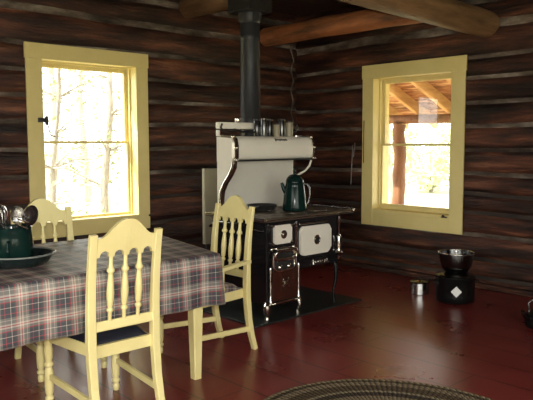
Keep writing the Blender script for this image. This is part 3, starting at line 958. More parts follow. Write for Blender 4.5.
# stovepipe with collar
pipe = thing('stovepipe', 'straight dark metal stovepipe rising behind the range to the ceiling', 'pipe', (-1.72, -1.09, 0.60))
bm = B()
lathe(bm, [(0.09, 0.0), (0.09, 0.95), (0.093, 0.955), (0.093, 1.03), (0.09, 1.035), (0.09, 1.72), (0.093, 1.725), (0.093, 1.77), (0.09, 1.775), (0.09, 2.0)], (-1.72, -1.09, 0.60), (0, 0, 1), 32)
obj('pipe', bm, M['pipe'], pipe, smooth=True)
bm = B(); lathe(bm, [(0.09, 0), (0.105, 0.02), (0.105, 0.09), (0.16, 0.10)], (-1.72, -1.09, 2.47), (0, 0, 1), 28)
obj('collar', bm, M['pipe'], pipe, smooth=True)
bm = B(); box(bm, (-1.86, -1.24, 2.565), (-1.58, -0.94, 2.915), 0.01)
obj('support_box', bm, M['iron'], pipe)
# elbow from the flue down to the stove back
bm = B(); tube(bm, [(-1.72, -1.09, 0.66), (-1.72, -1.10, 0.64), (-1.72, -1.16, 0.62), (-1.72, -1.245, 0.62)], 0.08, 20)
obj('elbow', bm, M['pipe'], pipe, smooth=True)

# heat shield
hs = thing('heat_shield', 'pale olive metal heat shield standing behind the range at its left', 'heat shield', (-2.05, -0.98, 0.0))
bm = B(); box(bm, (-2.185, -1.0, 0.50), (-1.86, -0.96, 1.175), 0.006); obj('panel', bm, M['galv'], hs)
for x in (-2.15, -1.90):
    bm = B(); box(bm, (x - 0.012, -0.99, 0.0145), (x + 0.012, -0.97, 0.505), 0.003); obj('leg', bm, M['iron'], hs)

# hearth pad
bm = B()
box(bm, (-2.47, -1.985, 0.0), (-1.20, -0.85, 0.014), 0.004)
tag(obj('hearth_pad', bm, M['pad']), 'flat black hearth pad on the floor under the range', 'hearth pad')

# ------------------------------------------------------------------ things on the range
ZC = 1.4565
def can(name, label, cat, x, y, r, h, m, lid=None, lidm=None, parts=None, group='tins and jars on the warming closet'):
    t = thing(name, label, cat, (x, y, ZC), group=group)
    bm = B(); lathe(bm, [(r * 0.96, 0), (r, 0.004), (r, h * 0.86), (r * 0.93, h * 0.9)], (x, y, ZC), (0, 0, 1), 18)
    obj('body', bm, m, t, smooth=True)
    bm = B(); lathe(bm, [(r * 0.93, 0), (r * 0.97, 0.003), (r * 0.97, h * 0.09), (r * 0.2, h * 0.1)], (x, y, ZC + h * 0.9), (0, 0, 1), 18)
    obj('lid', bm, lidm or m, t, smooth=True)
    return t
can('tin', 'narrow black tin leftmost in the row on the warming closet', 'tin', -1.895, -1.37, 0.030, 0.150, M['black'], lidm=M['iron'])
can('shaker', 'tall shiny steel shaker on the warming closet, left part of the row', 'shaker', -1.82, -1.38, 0.028, 0.155, M['darksteel'], lidm=M['darksteel'])
can('bottle', 'dark bottle between the steel shaker and the short pale jar', 'bottle', -1.745, -1.37, 0.030, 0.155, M['black'], lidm=M['iron'])
can('jar', 'short pale jar in the middle of the row on the warming closet', 'jar', -1.675, -1.39, 0.028, 0.115, M['galv'], lidm=M['iron'])
can('canister', 'dark steel canister with a bright streak, right part of the row', 'canister', -1.595, -1.37, 0.034, 0.155, M['darksteel'], lidm=M['iron'])
t = can('mug', 'pale metal mug with a dark handle at the right end of the row', 'mug', -1.50, -1.37, 0.036, 0.140, M['galv'], lidm=M['iron'])
bm = B(); tube(bm, [(-1.467, -1.385, ZC + 0.115), (-1.43, -1.395, ZC + 0.12), (-1.42, -1.398, ZC + 0.08), (-1.435, -1.395, ZC + 0.05), (-1.467, -1.385, ZC + 0.04)], 0.006, 8)
obj('handle', bm, M['iron'], t, smooth=True)

# green coffee boiler
ZT = 0.8275
cx, cy = -1.765, -1.70
cof = thing('coffee_pot', 'tall dark green enamel coffee pot on the cooktop', 'coffee pot', (cx, cy, ZT))
bm = B()
lathe(bm, [(0.098, 0), (0.104, 0.006), (0.104, 0.03), (0.094, 0.12), (0.082, 0.20), (0.076, 0.235), (0.078, 0.24)], (cx, cy, ZT), (0, 0, 1), 32)
body = obj('body', bm, M['green'], cof, smooth=True)
bm = B(); lathe(bm, [(0.078, 0), (0.077, 0.014), (0.066, 0.038), (0.045, 0.058), (0.010, 0.07), (0.008, 0.078), (0.014, 0.088), (0.012, 0.10), (0.0, 0.104)], (cx, cy, ZT + 0.24), (0, 0, 1), 28)
obj('lid', bm, M['green'], cof, smooth=True)
sd = Vector((-0.73, 0.68, 0)).normalized()      # spout side
def P(r, z):
    return (cx + sd.x * r, cy + sd.y * r, ZT + z)
bm = B(); tube(bm, [P(0.070, 0.15), P(0.095, 0.19), P(0.112, 0.235)], [0.026, 0.019, 0.012], 10); obj('spout', bm, M['green'], cof, smooth=True)
bm = B(); tube(bm, [P(-0.070, 0.225), P(-0.105, 0.225), P(-0.125, 0.19), P(-0.128, 0.12), P(-0.115, 0.065), P(-0.088, 0.045)], 0.008, 8)
obj('handle', bm, M['darksteel'], cof, smooth=True)
bm = B()
fy = Vector((-0.72, -0.69, 0)).normalized()
tube(bm, [(cx + fy.x * 0.088 - 0.03, cy + fy.y * 0.088 + 0.03, ZT + 0.06), (cx + fy.x * 0.086 + 0.02, cy + fy.y * 0.086 - 0.02, ZT + 0.10)], 0.005, 6)
obj('wire_clip', bm, M['nickel'], cof, smooth=True)

# skillet
kx, ky = -1.93, -1.47
sk = thing('skillet', 'black cast iron skillet on the cooktop below the warming closet', 'skillet', (kx, ky, ZT))
bm = B(); lathe(bm, [(0.105, 0), (0.125, 0.04), (0.131, 0.044), (0.126, 0.046), (0.120, 0.042), (0.102, 0.006), (0.0, 0.006)], (kx, ky, ZT), (0, 0, 1), 32)
obj('pan', bm, M['iron'], sk, smooth=True)
bm = B(); tube(bm, [(kx - 0.10, ky - 0.06, ZT + 0.036), (kx - 0.16, ky - 0.10, ZT + 0.040), (kx - 0.22, ky - 0.135, ZT + 0.042)], [0.012, 0.010, 0.014], 8)
obj('handle', bm, M['iron'], sk, smooth=True)

# ------------------------------------------------------------------ chairs
def dining_chair(label, loc, rot, seatm, arms=False):
    """+y local is the way the sitter faces."""
    C = thing('dining_chair', label, 'chair', loc, rot, group='cream dining chairs')
    m = M['cream']
    kw = dict(local=True)
    zs = [0.0, 0.10, 0.22, 0.36, 0.46, 0.60, 0.75, 0.88, 0.975]
    ys = [-0.300, -0.270, -0.245, -0.232, -0.230, -0.234, -0.246, -0.264, -0.282]
    def yb(z):
        for i in range(len(zs) - 1):
            if zs[i] <= z <= zs[i + 1] or i == len(zs) - 2:
                t = (z - zs[i]) / (zs[i + 1] - zs[i])
                return ys[i] + (ys[i + 1] - ys[i]) * t
    def xb(z):
        return 0.178
    for s in (-1, 1):
        bm = B()
        sweep_rect(bm, [(s * xb(z), y, z) for z, y in zip(zs, ys)], [0.036, 0.038, 0.041, 0.044, 0.044, 0.043, 0.041, 0.039, 0.038],
                   [0.034, 0.036, 0.038, 0.040, 0.040, 0.034, 0.030, 0.027, 0.025], (1, 0, 0))
        obj('back_post', bm, m, C, **kw)
    # crest rail: ogee hump above, four scallops below
    bm = B()
    n = 96
    hw = 0.158
    gap = [-0.1176, -0.0392, 0.0392, 0.1176]
    cols = []
    for i in range(n + 1):
        x = -hw + 2 * hw * i / n
        u = abs(x) / hw
        topz = 0.956 + 0.084 * (math.cos(PI * min(1, u / 0.90) ** 1.25) * 0.5 + 0.5)
        bot = 0.862
        for g in gap:
            dx = abs(x - g)
            if dx < 0.025:
                bot = max(bot, 0.862 + 0.008 + math.sqrt(0.025 ** 2 - dx * dx) * 0.85)
        ring = []
        for z, off in ((bot, -0.011), (topz, -0.011), (topz, 0.011), (bot, 0.011)):
            ring.append(bm.verts.new((x, yb(z) + off, z)))
        cols.append(ring)
    for a, b in zip(cols[:-1], cols[1:]):
        for j in range(4):
            bm.faces.new((a[j], a[(j + 1) % 4], b[(j + 1) % 4], b[j]))
    bm.faces.new(cols[0]); bm.faces.new(cols[-1])
    obj('crest_rail', bm, m, C, **kw)
    bm = B()
    sweep_rect(bm, [(-0.158, yb(0.53), 0.522), (0.158, yb(0.53), 0.522)], 0.048, 0.024, (0, 0.18, 1))
    obj('lower_rail', bm, m, C, **kw)
    prof = [(0.0095, 0), (0.0105, 0.04), (0.017, 0.048), (0.017, 0.056), (0.010, 0.064), (0.015, 0.075), (0.0195, 0.13), (0.016, 0.18), (0.0115, 0.215),
            (0.011, 0.222), (0.0195, 0.230), (0.0195, 0.240), (0.013, 0.248), (0.0105, 0.262), (0.0095, 0.31)]
    for x in (-0.0784, 0.0, 0.0784):
        p0 = Vector((x, yb(0.54), 0.540)); p1 = Vector((x, yb(0.87), 0.873))
        k = (p1 - p0).length / 0.31
        bm = B(); lathe(bm, [(r, h * k) for r, h in prof], p0, p1 - p0, 12)
        obj('spindle', bm, m, C, smooth=True, **kw)
    # seat frame
    bm = B()
    A = [(-0.158, -0.225), (0.158, -0.225), (0.205, 0.225), (-0.205, 0.225)]
    I = [(-0.136, -0.195), (0.136, -0.195), (0.182, 0.198), (-0.182, 0.198)]
    z0, z1 = 0.365, 0.425
    V = lambda pts, z: [bm.verts.new((x, y, z)) for x, y in pts]
    a0, a1, i0, i1 = V(A, z0), V(A, z1), V(I, z0), V(I, z1)
    for k in range(4):
        q = (k + 1) % 4
        bm.faces.new((a0[k], a0[q], a1[q], a1[k])); bm.faces.new((i0[k], i0[q], i1[q], i1[k]))
        bm.faces.new((a1[k], a1[q], i1[q], i1[k])); bm.faces.new((a0[k], a0[q], i0[q], i0[k]))
    obj('seat_frame', bm, m, C, **kw)
    # seat cushion
    bm = B()
    uvl = bm.loops.layers.uv.new('UVMap')
    nx, ny = 14, 14
    G = []
    for j in range(ny + 1):
        row = []
        v = -0.205 + 0.44 * j / ny
        hwid = 0.150 + 0.055 * j / ny
        for i in range(nx + 1):
            x = -hwid + 2 * hwid * i / nx
            e = min(i, nx - i) / 3.0
            f = min(j, ny - j) / 3.0
            e = min(1, e); f = min(1, f)
            z = 0.426 + 0.036 * math.sqrt(max(0, (1 - (1 - e) ** 2) * (1 - (1 - f) ** 2))) + 0.004 * math.cos(x * 8)
            row.append(bm.verts.new((x, v, z)))
        G.append(row)
    for j in range(ny):
        for i in range(nx):
            f = bm.faces.new((G[j][i], G[j][i + 1], G[j + 1][i + 1], G[j + 1][i]))
            f.smooth = True
    edge = [G[0][i] for i in range(nx + 1)] + [G[j][nx] for j in range(1, ny + 1)] + [G[ny][i] for i in range(nx - 1, -1, -1)] + [G[j][0] for j in range(ny - 1, 0, -1)]
    low = [bm.verts.new((v.co.x, v.co.y, 0.412)) for v in edge]
    for k in range(len(edge)):
        q = (k + 1) % len(edge)
        bm.faces.new((edge[k], edge[q], low[q], low[k]))
    bm.faces.new(low)
    for f in bm.faces:
        for lp in f.loops:
            lp[uvl].uv = (lp.vert.co.x + 2, lp.vert.co.y + 2 + lp.vert.co.z)
    obj('seat_cushion', bm, seatm, C, **kw)
    # turned front legs
    lp_ = [(0.016, 0), (0.019, 0.015), (0.019, 0.03), (0.014, 0.04), (0.0235, 0.052), (0.0235, 0.062), (0.015, 0.07), (0.021, 0.085), (0.0235, 0.12),
           (0.024, 0.16), (0.024, 0.20), (0.017, 0.225), (0.025, 0.235), (0.025, 0.247), (0.017, 0.257), (0.022, 0.275), (0.025, 0.32), (0.020, 0.345), (0.027, 0.355), (0.027, 0.40)]
    for s in (-1, 1):
        bm = B(); lathe(bm, lp_, (s * 0.196, 0.215, 0), (0, 0, 1), 16)
        obj('front_leg', bm, m, C, smooth=True, **kw)
        bm = B(); sweep_rect(bm, [(s * 0.196, 0.205, 0.175), (s * 0.177, yb(0.15) + 0.01, 0.150)], 0.018, 0.034, (1, 0, 0))
        obj('stretcher', bm, m, C, **kw)
    if arms:
        for s in (-1, 1):
            bm = B()
            sweep_rect(bm, [(s * 0.190, yb(0.60) - 0.012, 0.612), (s * 0.222, -0.08, 0.607), (s * 0.235, 0.03, 0.600), (s * 0.238, 0.06, 0.594)], [0.036, 0.04, 0.05, 0.044], 0.024, (1, 0, 0))
            ar = obj('armrest', bm, m, C, **kw)
            bm = B(); lathe(bm, [(0.013, 0), (0.018, 0.05), (0.011, 0.08), (0.012, 0.17)], (s * 0.222, 0.02, 0.42), (s * 0.06, 0.0, 1), 12)
            obj('arm_support', bm, m, ar, smooth=True, **kw)
    return C
dining_chair('cream wooden chair with a navy seat in front of the table, back to the camera', (-4.09, -2.56, 0), math.radians(-1), M['navy'])
dining_chair('cream wooden dining chair behind the table, under the left window', (-3.925, -1.735, 0), math.radians(180 - 6), M['navy'])
dining_chair('cream wooden armchair with a plaid seat at the table end beside the range', (-3.115, -2.165, 0), math.radians(90), M['plaid_seat'], arms=True)

# ------------------------------------------------------------------ table and cloth
TX0, TX1, TY0, TY1, TZ = -4.97, -3.385, -2.645, -1.575, 0.752
tab = thing('dining_table', 'cream wooden dining table under the plaid cloth', 'table', ((TX0 + TX1) / 2, (TY0 + TY1) / 2, 0))
bm = B(); prism(bm, [(TX0, TY0), (TX1, TY0), (TX1 + 0.22 * (TY1 - TY0), TY1), (TX0, TY1)], lambda a, b, t: (a, b, t), TZ - 0.025, TZ); obj('tabletop', bm, M['cream'], tab)
bm = B()
a = 0.10
box(bm, (TX0 + a, TY0 + a, TZ - 0.115), (TX1 - a, TY0 + a + 0.022, TZ - 0.025))
box(bm, (TX0 + a, TY1 - a - 0.022, TZ - 0.115), (TX1 - a, TY1 - a, TZ - 0.025))
box(bm, (TX0 + a, TY0 + a, TZ - 0.115), (TX0 + a + 0.022, TY1 - a, TZ - 0.025))
box(bm, (TX1 - a - 0.022, TY0 + a, TZ - 0.115), (TX1 - a, TY1 - a, TZ - 0.025))
obj('apron', bm, M['cream'], tab)
for x in (TX0 + 0.12, TX1 - 0.065):
    for y in (TY0 + 0.125, TY1 - 0.125):
        bm = B(); sweep_rect(bm, [(x, y, 0), (x, y, 0.6), (x, y, TZ - 0.026)], [0.050, 0.080, 0.086], [0.050, 0.080, 0.086], (1, 0, 0))
        obj('leg', bm, M['cream'], tab)

bm = B()
uvl = bm.loops.layers.uv.new('UVMap')
X0, X1, Y0, Y1, ZC_ = TX0 - 0.012, TX1 + 0.012, TY0 - 0.012, TY1 + 0.012, TZ + 0.006
DROP = 0.285
SK = 0.22     # the right-hand end of the cloth lies a little askew
def ex(x, y):
    return x + max(0, (x - (X1 - 0.8)) / 0.8) * SK * (y - Y0)
uvm = {}
flat = {}
nx, ny = 60, 42
G = []
for j in range(ny + 1):
    row = []
    for i in range(nx + 1):
        x = X0 + (X1 - X0) * i / nx
        y = Y0 + (Y1 - Y0) * j / ny
        z = ZC_ + 0.0015 * noise.noise(Vector((x * 3, y * 3, 0)))
        v = bm.verts.new((ex(x, y), y, z))
        uvm[v] = (x, y)
        flat[v] = Vector((x, y, z))
        row.append(v)
    G.append(row)
per = [G[0][i] for i in range(nx + 1)] + [G[j][nx] for j in range(1, ny + 1)] + [G[ny][i] for i in range(nx - 1, -1, -1)] + [G[j][0] for j in range(ny - 1, 0, -1)]
faces_uv = []
for j in range(ny):
    for i in range(nx):
        f = bm.faces.new((G[j][i], G[j][i + 1], G[j + 1][i + 1], G[j + 1][i]))
        for lp in f.loops:
            lp[uvl].uv = uvm[lp.vert]
# skirt columns
def outward(v):
    x, y = flat[v].x, flat[v].y
    ox = (1 if abs(x - X1) < 1e-5 else 0) - (1 if abs(x - X0) < 1e-5 else 0)
    oy = (1 if abs(y - Y1) < 1e-5 else 0) - (1 if abs(y - Y0) < 1e-5 else 0)
    return Vector((ox, oy, 0)).normalized()
nr = 12
colsk = []
for k, v in enumerate(per):
    o = outward(v)
    corner = abs(o.x) > 0.1 and abs(o.y) > 0.1
    cd = min(min(abs(flat[v].x - c) for c in (X0, X1)) if abs(o.y) > .9 else min(abs(flat[v].y - c) for c in (Y0, Y1)), 9) if not corner else 0
    col = [v]
    for r in range(1, nr + 1):
        s = DROP * r / nr
        wv = 0.010 * math.sin(v.co.x * 19 + v.co.y * 23) * (r / nr) ** 1.5
        flare = 0.008 * min(1, r / 2) + 0.006 * (r / nr) + wv
        if cd < 0.12:
            flare += (0.12 - cd) / 0.12 * 0.012 * (r / nr)
        dz = s * (1.0 if cd > 0.1 else 1.0 + 0.04 * (1 - cd / 0.1))
        p = v.co + o * flare - Vector((0, 0, dz - 0.004 * (r == 1)))
        nv = bm.verts.new(p)
        col.append(nv)
    colsk.append((col, o, corner, v))
for k in range(len(colsk)):
    A_, B_ = colsk[k], colsk[(k + 1) % len(colsk)]
    o = A_[1] if not A_[2] else B_[1]
    for r in range(nr):
        f = bm.faces.new((A_[0][r], A_[0][r + 1], B_[0][r + 1], B_[0][r]))
        for lp in f.loops:
            if lp.vert in (A_[0][r], A_[0][r + 1]):
                base = A_[3]
            else:
                base = B_[3]
            rr = r if lp.vert in (A_[0][r], B_[0][r]) else r + 1
            s = DROP * rr / nr
            lp[uvl].uv = (flat[base].x + o.x * s, flat[base].y + o.y * s)
for f in bm.faces:
    f.smooth = True
cloth = obj('tablecloth', bm, M['plaid'], recalc=True)
sol = cloth.modifiers.new('thickness', 'SOLIDIFY')
sol.thickness = 0.003
sol.offset = 1.0
tag(cloth, 'grey, navy and red plaid tablecloth hanging over the dining table', 'tablecloth')

# ------------------------------------------------------------------ basin, crock and utensils on the table
ZB = TZ + 0.0115
bx_, by_ = -4.365, -2.20
bas = thing('wash_basin', 'dark enamel basin with a pale rim on the plaid tablecloth', 'basin', (bx_, by_, ZB))
bm = B(); lathe(bm, [(0.13, 0), (0.148, 0.010), (0.168, 0.036), (0.182, 0.060), (0.176, 0.060), (0.162, 0.038), (0.143, 0.014), (0.125, 0.008), (0, 0.008)], (bx_, by_, ZB), (0, 0, 1), 40)
obj('bowl', bm, M['basin'], bas, smooth=True)
bm = B()
tube(bm, [(bx_ + 0.186 * math.cos(a * PI / 24), by_ + 0.186 * math.sin(a * PI / 24), ZB + 0.061) for a in range(48)], 0.005, 8, closed=True)
obj('rim', bm, M['rim'], bas, smooth=True, label='pale enamel rim')
ZK = ZB + 0.010
kx, ky = bx_ - 0.02, by_ + 0.03
cr = thing('utensil_crock', 'dark green crock standing in the basin, full of kitchen utensils', 'crock', (kx, ky, ZK))
bm = B(); lathe(bm, [(0.085, 0), (0.100, 0.01), (0.108, 0.05), (0.104, 0.13), (0.099, 0.18), (0.103, 0.190), (0.097, 0.192), (0.093, 0.18), (0.096, 0.05), (0.0, 0.012)], (kx, ky, ZK), (0, 0, 1), 32)
obj('pot', bm, M['green'], cr, smooth=True)
bm = B(); tube(bm, [(kx - 0.05, ky - 0.083, ZK + 0.125), (kx - 0.07, ky - 0.12, ZK + 0.12), (kx - 0.075, ky - 0.128, ZK + 0.08), (kx - 0.06, ky - 0.10, ZK + 0.045)], 0.008, 8)
obj('handle', bm, M['green'], cr, smooth=True)
VR = Vector((0.728, -0.686, 0))       # towards picture right
VT = Vector((-0.5, -0.86, 0))          # towards the camera
def utensil(kind, label, off, lean, ln, hm, tm_, head, roll=0.0):
    """off: (right, near) foot of the handle in the crock, lean: (right, near) per metre."""
    p0 = Vector((kx, ky, ZK + 0.03)) + VR * off[0] + VT * off[1]
    d = (VR * lean[0] + VT * lean[1] + Vector((0, 0, 1))).normalized()
    p1 = p0 + d * ln
    u = kind
    t = thing(u, label, {'slotted_spoon': 'spoon'}.get(u, u), p0, group='utensils in the green crock')
    bm = B(); tube(bm, [p0, p0.lerp(p1, 0.5), p1], [0.006, 0.005, 0.005], 8); obj('handle', bm, hm, t, smooth=True)
    side = (VR - d * VR.dot(d)).normalized()
    fr = d.cross(side).normalized()
    if roll:
        R = Matrix.Rotation(roll, 3, d)
        side = R @ side; fr = R @ fr
    bm = B()
    if head == 'spoon':
        a, b, dep = (0.042, 0.055, 0.02) if kind == 'ladle' else (0.034, 0.048, 0.014)
        rings = []
        for i in range(9):
            rr = i / 8
            rings.append([bm.verts.new(p1 + d * (b + b * rr * math.cos(2 * PI * k / 20)) + side * a * rr * math.sin(2 * PI * k / 20) + fr * dep * (1 - rr * rr)) for k in range(20)])
        for x, y in zip(rings[:-1], rings[1:]):
            for k in range(20):
                bm.faces.new((x[k], x[(k + 1) % 20], y[(k + 1) % 20], y[k]))
        bmesh.ops.remove_doubles(bm, verts=bm.verts[:], dist=1e-5)
        bmesh.ops.recalc_face_normals(bm, faces=bm.faces[:])
        bmesh.ops.solidify(bm, geom=bm.faces[:], thickness=0.003)
        obj('bowl', bm, tm_, t, smooth=True)
    elif head == 'whisk':
        for k in range(5):
            an = PI * k / 5
            w = side * math.cos(an) + fr * math.sin(an)
            tube(bm, [p1, p1 + d * 0.03 + w * 0.02, p1 + d * 0.07 + w * 0.034, p1 + d * 0.10 + w * 0.024, p1 + d * 0.112, p1 + d * 0.10 - w * 0.024, p1 + d * 0.07 - w * 0.034, p1 + d * 0.03 - w * 0.02, p1], 0.0022, 5)
        obj('wires', bm, tm_, t, smooth=True)
    elif head == 'spatula':
        poly = rrect(-0.033, 0.033, 0.0, 0.10, 0.012)
        prism(bm, poly, lambda a, b, q: p1 + side * a + d * b + fr * q, -0.0015, 0.0015)
        obj('blade', bm, tm_, t)
    elif head == 'masher':
        pts = [p1 + side * (0.045 * math.sin(k * PI / 2 + 0.5)) + d * (0.008 * k) for k in range(9)]
        tube(bm, pts, 0.004, 6)
        obj('grid', bm, tm_, t, smooth=True)
    return t
utensil('ladle', 'big black ladle leaning right in the green crock', (0.012, 0.0), (0.42, 0.05), 0.185, M['blackplastic'], M['blackplastic'], 'spoon', -0.3)
utensil('wooden_spoon', 'brown wooden spoon behind the black ladle in the crock', (0.012, -0.02), (0.40, -0.15), 0.185, M['brownwood'], M['brownwood'], 'spoon', 0.2)
utensil('spoon', 'steel spoon upright in the middle of the crock', (0.015, 0.02), (0.12, 0.12), 0.185, M['steel'], M['steel'], 'spoon', 0.3)
utensil('whisk', 'wire whisk leaning left in the green crock', (-0.02, 0.03), (-0.08, 0.15), 0.175, M['steel'], M['steel'], 'whisk')
utensil('slotted_spoon', 'dark steel spoon at the left of the crock, leaning to the camera', (-0.045, 0.02), (-0.22, 0.22), 0.155, M['darksteel'], M['nickel'], 'spoon', 0.5)
utensil('spatula', 'black spatula standing at the back left of the crock', (-0.015, -0.02), (-0.25, -0.1), 0.17, M['blackplastic'], M['blackplastic'], 'spatula', 0.6)
utensil('masher', 'steel potato masher between the spoon and the ladle', (0.02, 0.03), (0.22, 0.16), 0.165, M['steel'], M['nickel'], 'masher')

# ------------------------------------------------------------------ pots by the right wall
px, py = -0.612, -2.56
bp = thing('canning_pot', 'big black enamel canning pot with a white diamond label, on the floor by the wall', 'pot', (px, py, 0))
bm = B(); lathe(bm, [(0.150, 0.0), (0.165, 0.012), (0.168, 0.06), (0.168, 0.215), (0.176, 0.222), (0.172, 0.230), (0.160, 0.226), (0.158, 0.02), (0.0, 0.015)], (px, py, 0.0), (0, 0, 1), 40)
obj('body', bm, M['potblack'], bp, smooth=True)
bm = B(); lathe(bm, [(0.175, 0), (0.172, 0.006), (0.12, 0.022), (0.03, 0.028), (0.0, 0.028)], (px, py, 0.231), (0, 0, 1), 40)
obj('lid', bm, M['darksteel'], bp, smooth=True)
for sgn in (-1, 1):
    q = VR * sgn
    t2 = Vector((q.y, -q.x, 0))
    c = Vector((px, py, 0.175)) + q * 0.164
    bm = B(); tube(bm, [c + t2 * 0.045, c + t2 * 0.042 + q * 0.032 + Vector((0, 0, 0.006)), c - t2 * 0.042 + q * 0.032 + Vector((0, 0, 0.006)), c - t2 * 0.045], 0.006, 8)
    obj('handle', bm, M['potblack'], bp, smooth=True)
to = (Vector((CAM.x, CAM.y, 0)) - Vector((px, py, 0))).normalized()
ts = Vector((-to.y, to.x, 0))
def on_pot(a, b, q):
    an = a / 0.168
    return Vector((px, py, b)) + (to * math.cos(an) + ts * math.sin(an)) * (0.1683 + q)
bm = B()
S = 0.046
n = 8
prev = None
F = []
for i in range(n + 1):
    a = -S + 2 * S * i / n
    h = S * 1.05 - abs(a) * 1.05
    F.append([bm.verts.new(on_pot(a + 0.012, 0.115 + h + .0005, q)) for q in (0, 0.0015)] + [bm.verts.new(on_pot(a + 0.012, 0.115 - h - .0005, q)) for q in (0.0015, 0)])
for x, y in zip(F[:-1], F[1:]):
    for j in range(4):
        bm.faces.new((x[j], x[(j + 1) % 4], y[(j + 1) % 4], y[j]))
bm.faces.new(F[0]); bm.faces.new(F[-1])
obj('label_sticker', bm, M['paper'], bp, label='white diamond-shaped sticker')
ZL = 0.2605
sb = thing('mixing_bowl', 'deep shiny steel mixing bowl stacked on the black canning pot', 'bowl', (px + 0.01, py, ZL))
bm = B(); lathe(bm, [(0.085, 0.0), (0.10, 0.005), (0.128, 0.05), (0.146, 0.12), (0.15, 0.165), (0.158, 0.168), (0.156, 0.172), (0.146, 0.168), (0.14, 0.12), (0.12, 0.05), (0.09, 0.010), (0.0, 0.008)], (px + 0.01, py, ZL), (0, 0, 1), 40)
obj('bowl', bm, M['darksteel'], sb, smooth=True)
bm = B(); tube(bm, [(px + 0.01 + 0.154 * math.cos(a * PI / 24), py + 0.154 * math.sin(a * PI / 24), ZL + 0.170) for a in range(48)], 0.006, 8, closed=True)
obj('rim', bm, M['steel'], sb, smooth=True)
# lids and a small dish lying in the bowl
st = thing('pot_lid', 'steel pot lid lying tilted in the mixing bowl', 'lid', (px + 0.01, py, ZL + 0.12))
bm = B(); lathe(bm, [(0.130, 0), (0.134, 0.006), (0.12, 0.012), (0.06, 0.024), (0.0, 0.028)], (px + 0.01, py, ZL + 0.128), (0.10, 0.06, 1), 32); obj('disc', bm, M['steel'], st, smooth=True)
bm = B(); lathe(bm, [(0.006, 0), (0.007, 0.012), (0.018, 0.018), (0.018, 0.028), (0.0, 0.032)], (px + 0.012, py + 0.002, ZL + 0.155), (0.10, 0.06, 1), 14); obj('knob', bm, M['nickel'], st, smooth=True)

qx, qy = -0.60, -2.185
sp = thing('saucepan', 'small lidded stainless steel pot on the floor left of the black canning pot', 'pot', (qx, qy, 0))
bm = B(); lathe(bm, [(0.078, 0.0), (0.086, 0.006), (0.086, 0.105), (0.090, 0.108), (0.084, 0.110)], (qx, qy, 0), (0, 0, 1), 32); obj('body', bm, M['steel'], sp, smooth=True)
bm = B(); lathe(bm, [(0.089, 0), (0.090, 0.008), (0.07, 0.018), (0.02, 0.024), (0.0, 0.024)], (qx, qy, 0.109), (0, 0, 1), 32); obj('lid', bm, M['darksteel'], sp, smooth=True)
bm = B(); lathe(bm, [(0.006, 0), (0.006, 0.008), (0.015, 0.014), (0.013, 0.022), (0, 0.024)], (qx, qy, 0.132), (0, 0, 1), 14); obj('knob', bm, M['potblack'], sp, smooth=True)

# dark kettle at the right edge of the picture
kx2, ky2 = -0.90, -3.46
kt = thing('kettle', 'dark metal kettle on the floor at the right edge of the picture', 'kettle', (kx2, ky2, 0))
bm = B(); lathe(bm, [(0.095, 0), (0.112, 0.012), (0.118, 0.05), (0.105, 0.10), (0.07, 0.135), (0.06, 0.14)], (kx2, ky2, 0), (0, 0, 1), 32); obj('body', bm, M['potblack'], kt, smooth=True)
bm = B(); lathe(bm, [(0.06, 0), (0.058, 0.006), (0.02, 0.02), (0.008, 0.022), (0.012, 0.034), (0, 0.038)], (kx2, ky2, 0.139), (0, 0, 1), 24); obj('lid', bm, M['potblack'], kt, smooth=True)
q = -VR * 0.9 + VT * 0.3
q.normalize()
bm = B(); tube(bm, [Vector((kx2, ky2, 0.075)) + q * 0.10, Vector((kx2, ky2, 0.10)) + q * 0.145, Vector((kx2, ky2, 0.145)) + q * 0.175], [0.024, 0.018, 0.012], 10); obj('spout', bm, M['darksteel'], kt, smooth=True)
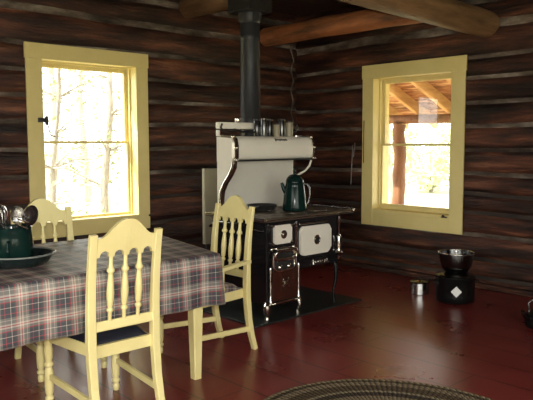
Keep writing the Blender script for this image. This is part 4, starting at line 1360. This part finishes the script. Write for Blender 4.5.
bm = B(); tube(bm, [Vector((kx2, ky2, 0.115)) + VR * 0.09, Vector((kx2, ky2, 0.19)) + VR * 0.095, Vector((kx2, ky2, 0.225)) + VR * 0.05, Vector((kx2, ky2, 0.23)), Vector((kx2, ky2, 0.225)) - VR * 0.05, Vector((kx2, ky2, 0.19)) - VR * 0.095, Vector((kx2, ky2, 0.115)) - VR * 0.09], 0.007, 8); obj('handle', bm, M['darksteel'], kt, smooth=True)

# two thin wire cords hanging on the right wall
for i, (y, z0, z1, lb) in enumerate(((-0.872, 0.93, 1.37, 'longer thin grey skewer hanging on the log wall left of the right window'),
                                     (-0.905, 1.24, 1.40, 'shorter thin grey skewer hanging on the log wall close to the right window'))):
    bm = B()
    tube(bm, [(0.012, y, z1), (0.004, y - 0.006, z1 - 0.02), (0.012, y, z1 - 0.04), (0.012, y + 0.008, (z0 + z1) / 2), (0.012, y + 0.02, z0)], 0.0045, 6)
    tag(obj('cord', bm, M['wire'], smooth=True), lb, 'cord', 'cords on the right wall')

# ------------------------------------------------------------------ braided rug
rx, ry, ra, rb = -3.24, -3.86, 0.75, 0.83
bm = B()
uvl = bm.loops.layers.uv.new('UVMap')
BW = 0.026
nb = 26
sub = 4
na = 300
rows = []
for k in range(nb * sub + 1):
    t = k * BW / sub
    z = 0.004 + 0.008 * abs(math.sin(PI * k / sub)) if k > 0 else 0.0005
    row = []
    for j in range(na):
        an = 2 * PI * j / na
        row.append(bm.verts.new((rx + (ra - t) * math.cos(an), ry + (rb - t) * math.sin(an), z + 0.002 * math.sin(j * 2.0 + k))))
    rows.append(row)
for k in range(nb * sub):
    for j in range(na):
        q = (j + 1) % na
        f = bm.faces.new((rows[k][j], rows[k][q], rows[k + 1][q], rows[k + 1][j]))
        f.smooth = True
        for lp in f.loops:
            jj = j if lp.vert in (rows[k][j], rows[k + 1][j]) else j + 1
            kk = k if lp.vert in (rows[k][j], rows[k][q]) else k + 1
            lp[uvl].uv = (jj / na * 2 * PI * 0.9, kk / sub)
bm.faces.new(rows[-1])
rug = obj('braided_rug', bm, M['rug'], recalc=True)
tag(rug, 'round grey-brown braided rug on the red floor at the bottom of the picture', 'rug')
